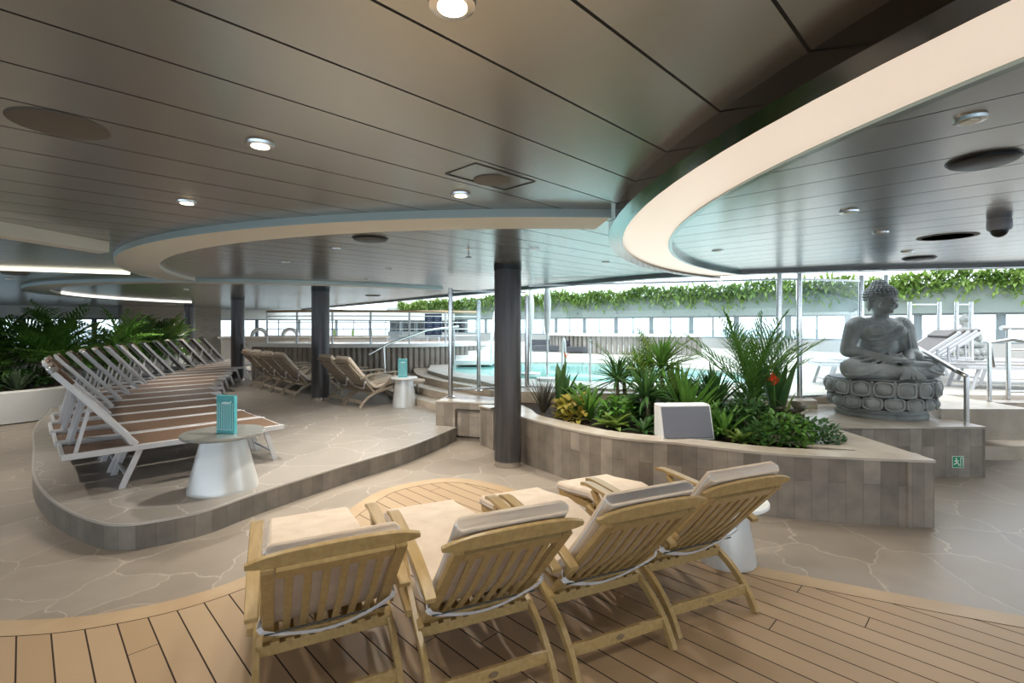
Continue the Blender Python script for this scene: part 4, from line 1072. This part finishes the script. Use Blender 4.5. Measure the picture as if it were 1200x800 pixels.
# stair with rails up to the terrace
ss = MB()
for k in range(5): ss.box((-1.0 + .03 * k, 12.6 + k * .26, (ZD + .11 * (k + 1)) / 2 + ZD / 2), (1.0, .28, .11 * (k + 1)))
struct(ss.build('terrace_stair', M_white), 'white steps up to the raised terrace')
rail('stair_railing', [(-.52, 12.3, 1.45), (-.46, 13.7, 2.1)], [((-.52, 12.3, ZD), (-.52, 12.3, 1.45)), ((-.46, 13.7, 1.1), (-.46, 13.7, 2.1))], 'white stair railing right of the notice board', .03, [[(-.52, 12.3, 1.15), (-.46, 13.7, 1.75)]], M_white)
rail('step_handrail', [(-3.0, 10.25, 1.02), (-2.7, 10.6, 1.22), (-1.95, 11.3, 1.52), (-1.3, 11.9, 1.60)], [((-2.7, 10.45, ZP), (-2.75, 10.5, 1.18)), ((-1.4, 11.8, .5), (-1.4, 11.8, 1.6))], 'steel handrail at the curved steps beside the small table', .024)
# closed parasol and crossing poles by the pool
for k, (x, y, lab) in enumerate(((.65, 9.0, 'tall closed white parasol beside the pool'), (.38, 9.9, 'thin closed white parasol left of the pool parasol'))):
    t = empty('closed_parasol', (x, y, ZD if k == 0 else ZD))
    MB().tube([(0, 0, 0), (0, 0, 1.9)], .018, 8).build('pole', M_white, t, smooth=True)
    MB().lathe([(.03, .85), (.055, 1.0), (.07, 1.45), (.03, 1.85), (.008, 1.95)], 12).build('canopy', M_white, t, smooth=True)
    MB().lathe([(.2, 0), (.2, .05), (.03, .07)], 20).build('base', M_white, t, smooth=True); tag(t, lab, 'parasol')
pl_ = rail('pool_ladder', spline([(.95, 8.75, ZD), (.95, 8.75, 1.2), (.95, 8.95, 1.38), (.95, 9.2, 1.2), (.95, 9.3, .4)], 4), [((1.4, 8.75, ZD), (1.4, 8.75, 1.38))], 'white ladder rail entering the pool', .02, (), M_white)

# counter beyond the pool
ctr = arc((5.5, 21), 4.6, -150, -80, 30)
cw = empty('poolside_bar', (ctr[0][0], ctr[0][1], ZD)); oc = Vector((ctr[0][0], ctr[0][1], 0))
cb = MB()
for x, y in ctr: cb.tube([(x - oc.x, y - oc.y, 0), (x - oc.x, y - oc.y, .62)], .085, 6)
cb.build('fluted_front', M_flute, cw, smooth=True)
MB().wallstrip([(x - oc.x, y - oc.y) for x, y in arc((5.5, 21), 4.75, -152, -78, 30)], .62, .70, .8).build('counter_top', M_white, cw, smooth=True)
tag(cw, 'curved fluted counter with pale top beyond the pool', 'bar counter')
# dark sofas behind pool
def sofa(x, y, lab):
    t = empty('poolside_sofa', (x, y, ZD), R(-10)); t.scale = (.8, .8, .62); m_ = mat('charcoal_fabric', (.07, .07, .08), .8)
    MB().box((0, 0, .22), (1.5, .7, .32)).build('seat', m_, t, bevel=.03); MB().box((0, .3, .5), (1.5, .16, .45)).build('backrest', m_, t, bevel=.03)
    for s in (-1, 1): MB().box((s * .7, 0, .38), (.14, .7, .3)).build('armrest', m_, t, bevel=.03)
    for s in (-1, 1): MB().box((s * .6, 0, .03), (.06, .5, .06)).build('leg', M_steel, t)
    tag(t, lab, 'sofa')
sofa(1.3, 18.6, 'dark sofa left of the fluted counter beyond the pool'); sofa(2.5, 17.6, 'dark sofa beside the fluted counter beyond the pool')

# bar in the far left background
bc = empty('far_bar', (-8.6, 20.6, ZP)); ang = R(10); bc.rotation_euler.z = ang
MB().box((0, 0, .45), (6.5, .6, .9)).build('front', mat('bar_front', (.34, .32, .29), .4), bc, bevel=.01)
MB().box((0, 0, .93), (6.7, .75, .07)).build('counter_top', M_cap, bc, bevel=.01); tag(bc, 'long bar counter under the far windows', 'bar counter')
for k, (x, lab) in enumerate(((-1.9, 'left white arch on the far bar, beside the column'), (-.7, 'right white arch on the far bar'))):
    a_ = Vector((-8.6 + x * math.cos(ang), 20.6 + x * math.sin(ang), ZP + .965))
    t = MB().tube([(.30 * math.cos(q), 0, .30 * math.sin(q)) for q in [math.pi * i / 14 for i in range(15)]], .08, 10).build('white_arch', M_white, None, smooth=True); t.location = a_; tag(t, lab, 'ornament')
for k in range(7):
    x = .3 + k * .38; t = empty('glass_bottle', (-8.6 + x * math.cos(ang), 20.6 + x * math.sin(ang), ZP + .965))
    MB().lathe([(.05, 0), (.05, .2), (.018, .27), (.018, .34)], 10).build('body', M_white if k % 2 else M_lgreen, t, smooth=True)
    tag(t, ('first', 'second', 'third', 'fourth', 'fifth', 'sixth', 'last')[k] + (' white' if k % 2 else ' green') + ' bottle on the far bar, counted from the white arches', 'bottle', 'bottles on the far bar')
# plank clad block on the left
wb = MB().prism([(-14.5, 18.2), (-12.2, 20.5), (-13.0, 21.3), (-15.3, 19.0)], 0, CZ).build('wall_left', M_wood); struct(wb)

# ================================================================= CEILING FITTINGS
def spot(x, y, lit, lab, r=.040, power=0, col=(1, .93, .83), z=CZ):
    t = empty('downlight', (x, y, z))
    MB().lathe([(r * .75, -.012), (r * 1.25, -.010), (r * 1.3, 0)], 24).build('trim_ring', M_steel, t, smooth=True)
    MB().lathe([(r * .8, -.014), (r * .8, -.010)], 24).build('lens', M_lens if lit else M_off, t, smooth=True)
    if power:
        ld = bpy.data.lights.new('downlight_lamp', 'SPOT'); ld.energy = power * (.42 if y < 3.6 else (.80 if x > -1 else (1.2 if y < 13 else 2.4))); ld.color = col; ld.spot_size = R(150); ld.spot_blend = 1; ld.shadow_soft_size = .05
        lo = bpy.data.objects.new('downlight_lamp', ld); C.objects.link(lo); lo.parent = t; lo.location = (0, 0, -.03)
    tag(t, lab, 'ceiling light'); return t
def CP(u, v, z=CZ): p = P(u, v, z); return p[0], p[1]
spot(*CP(305, 168), True, 'lit round downlight left of the middle of the dark ceiling', power=90)
spot(*CP(219, 236), True, 'small lit downlight just outside the left of the ring', power=90)
spot(*CP(540, 227), True, 'lit downlight beside the square ceiling hatch', power=90)
spot(*CP(530, 2), True, 'lit downlight at the top edge of the picture', power=60)
spot(*CP(1137, 134), False, 'yellowish recessed downlight right of the light strip', r=.034, power=50, z=CZ - .012)
spot(*CP(995, 245), False, 'small downlight inside the lit ring, left of the dome camera', power=60, z=CZ - .012)
for u, v, lab in ((1032, 270, 'small downlight above the statue'), (841, 292, 'small downlight near the bend of the lit ring'), (1063, 293, 'tiny downlight between statue and dome camera')):
    spot(*CP(u, v), False, lab, r=.04, z=CZ - .012, power=45)
for u, v, lab in ((395, 291, 'tiny downlight inside the first ring, left of its dark vent'), (335, 307, 'tiny downlight far left inside the first ring'), (455, 315, 'tiny downlight deep inside the first ring, above the middle column'),
                  (626, 291, 'tiny downlight inside the first ring, right of the near column'), (710, 307, 'tiny downlight inside the ring near the pool edge')):
    spot(*CP(u, v), False, lab, r=.035, power=110)
# lights behind the viewer's end of the hall and over the deck
for x, y, lab in ((-2.4, .3, 'left of the viewpoint'), (.4, -.9, 'just behind the viewpoint'), (2.6, .2, 'right of the viewpoint'), (-.9, -2.4, 'farther behind the viewpoint'), (-5.2, 1.2, 'far left of the viewpoint')):
    spot(x, y, True, 'lit downlight over the deck ' + lab, power=70)
for x, y, lab in ((-5.6, 4.6, 'over the near white loungers'), (-7.6, 7.4, 'over the round planter edge'), (-6.4, 9.6, 'over the middle of the white row'), (-8.6, 12.4, 'over the far white loungers'), (-5.2, 14.6, 'before the whirlpool terrace'), (-9.5, 16.5, 'before the board wall'), (-2.2, 7.4, 'over the platform tip'), (-12.5, 11.5, 'over the trough plants'), (-12.0, 17.5, 'far off before the board wall corner'), (-7.5, 18.6, 'over the far bar'), (-11.5, 8.0, 'over the round planter')):
    spot(x, y, False, 'small added fill downlight ' + lab, r=.035, power=110)  # extra fill spots added to brighten the lounge side, behind unlit-looking lenses
def disc(u, v, r, m, lab, name, h=.02, z=CZ):
    x, y = CP(u, v, z); t = empty(name, (x, y, z))
    MB().lathe([(r * .9, -h), (r, -h * .7), (r, 0)], 40).build('grille', m, t, smooth=True)
    MB().lathe([(r * 1.08, -.004), (r * 1.10, 0)], 40).build('rim', m, t, smooth=True); tag(t, lab, 'speaker' if 'speaker' in name else 'vent')
disc(70, 146, .125, M_greydisc, 'flush grey round ceiling speaker at upper left', 'ceiling_speaker', .006)
disc(576, 211, .08, M_greydisc, 'grey round ceiling speaker in the square hatch', 'ceiling_speaker', .006)
disc(1152, 187, .11, M_black, 'black round ceiling vent right of the light strip', 'ceiling_vent', .018, CZ - .012)
disc(1077, 302, .13, M_black, 'small black round vent above and right of the statue', 'ceiling_vent', .02, CZ - .012)
disc(1110, 277, .17, M_greydisc, 'grey flush round speaker left of the dome camera', 'ceiling_speaker', .004, CZ - .012)
disc(434, 279, .13, M_black, 'black round vent inside the first ceiling ring', 'ceiling_vent', .02)
disc(437, 346, .17, M_black, 'small dark vent deep in the hall ceiling', 'ceiling_vent', .02)
disc(18, 319, .13, M_greydisc, 'pale round vent in the ceiling at the left edge', 'ceiling_vent', .03)
x, y = CP(1171, 256, CZ - .012)
cmr = empty('dome_camera', (x, y, CZ - .012))
MB().lathe([(.055, -.075), (.062, -.06), (.062, -.02), (.058, 0)], 28).build('housing', mat('grey_plastic', (.28, .28, .31), .35), cmr, smooth=True)
MB().ell((0, 0, -.075), (.045, .045, .045), 20, 12).build('dome', M_black, cmr, smooth='all'); tag(cmr, 'grey security dome camera hanging from the ceiling at right', 'camera')
# hatch
hx, hy = CP(576, 208)
ht = MB(); e = .21
c_ = [Vector((hx, hy, CZ - .001)) + Vector((a_ * S2 * e + b_ * S2 * e, a_ * S2 * e - b_ * S2 * e, 0)) for a_, b_ in ((-.9, -.5), (.9, -.5), (.9, .5), (-.9, .5))]
for i in range(4): ht.bar(c_[i], c_[(i + 1) % 4], .006, .004)
tag(ht.build('ceiling_hatch', M_black), 'square access hatch outline in the ceiling panels', 'hatch')
sx_, sy_ = CP(549, 292)
spk = empty('sprinkler', (sx_, sy_, CZ)); MB().lathe([(.03, -.006), (.035, 0)], 16).build('plate', M_steel, spk); MB().tube([(0, 0, -.005), (0, 0, -.07)], .008, 8).build('stem', M_steel, spk)
MB().lathe([(.03, -.075), (.03, -.07)], 12).build('deflector', M_black, spk); tag(spk, 'small sprinkler hanging inside the first ring', 'sprinkler')
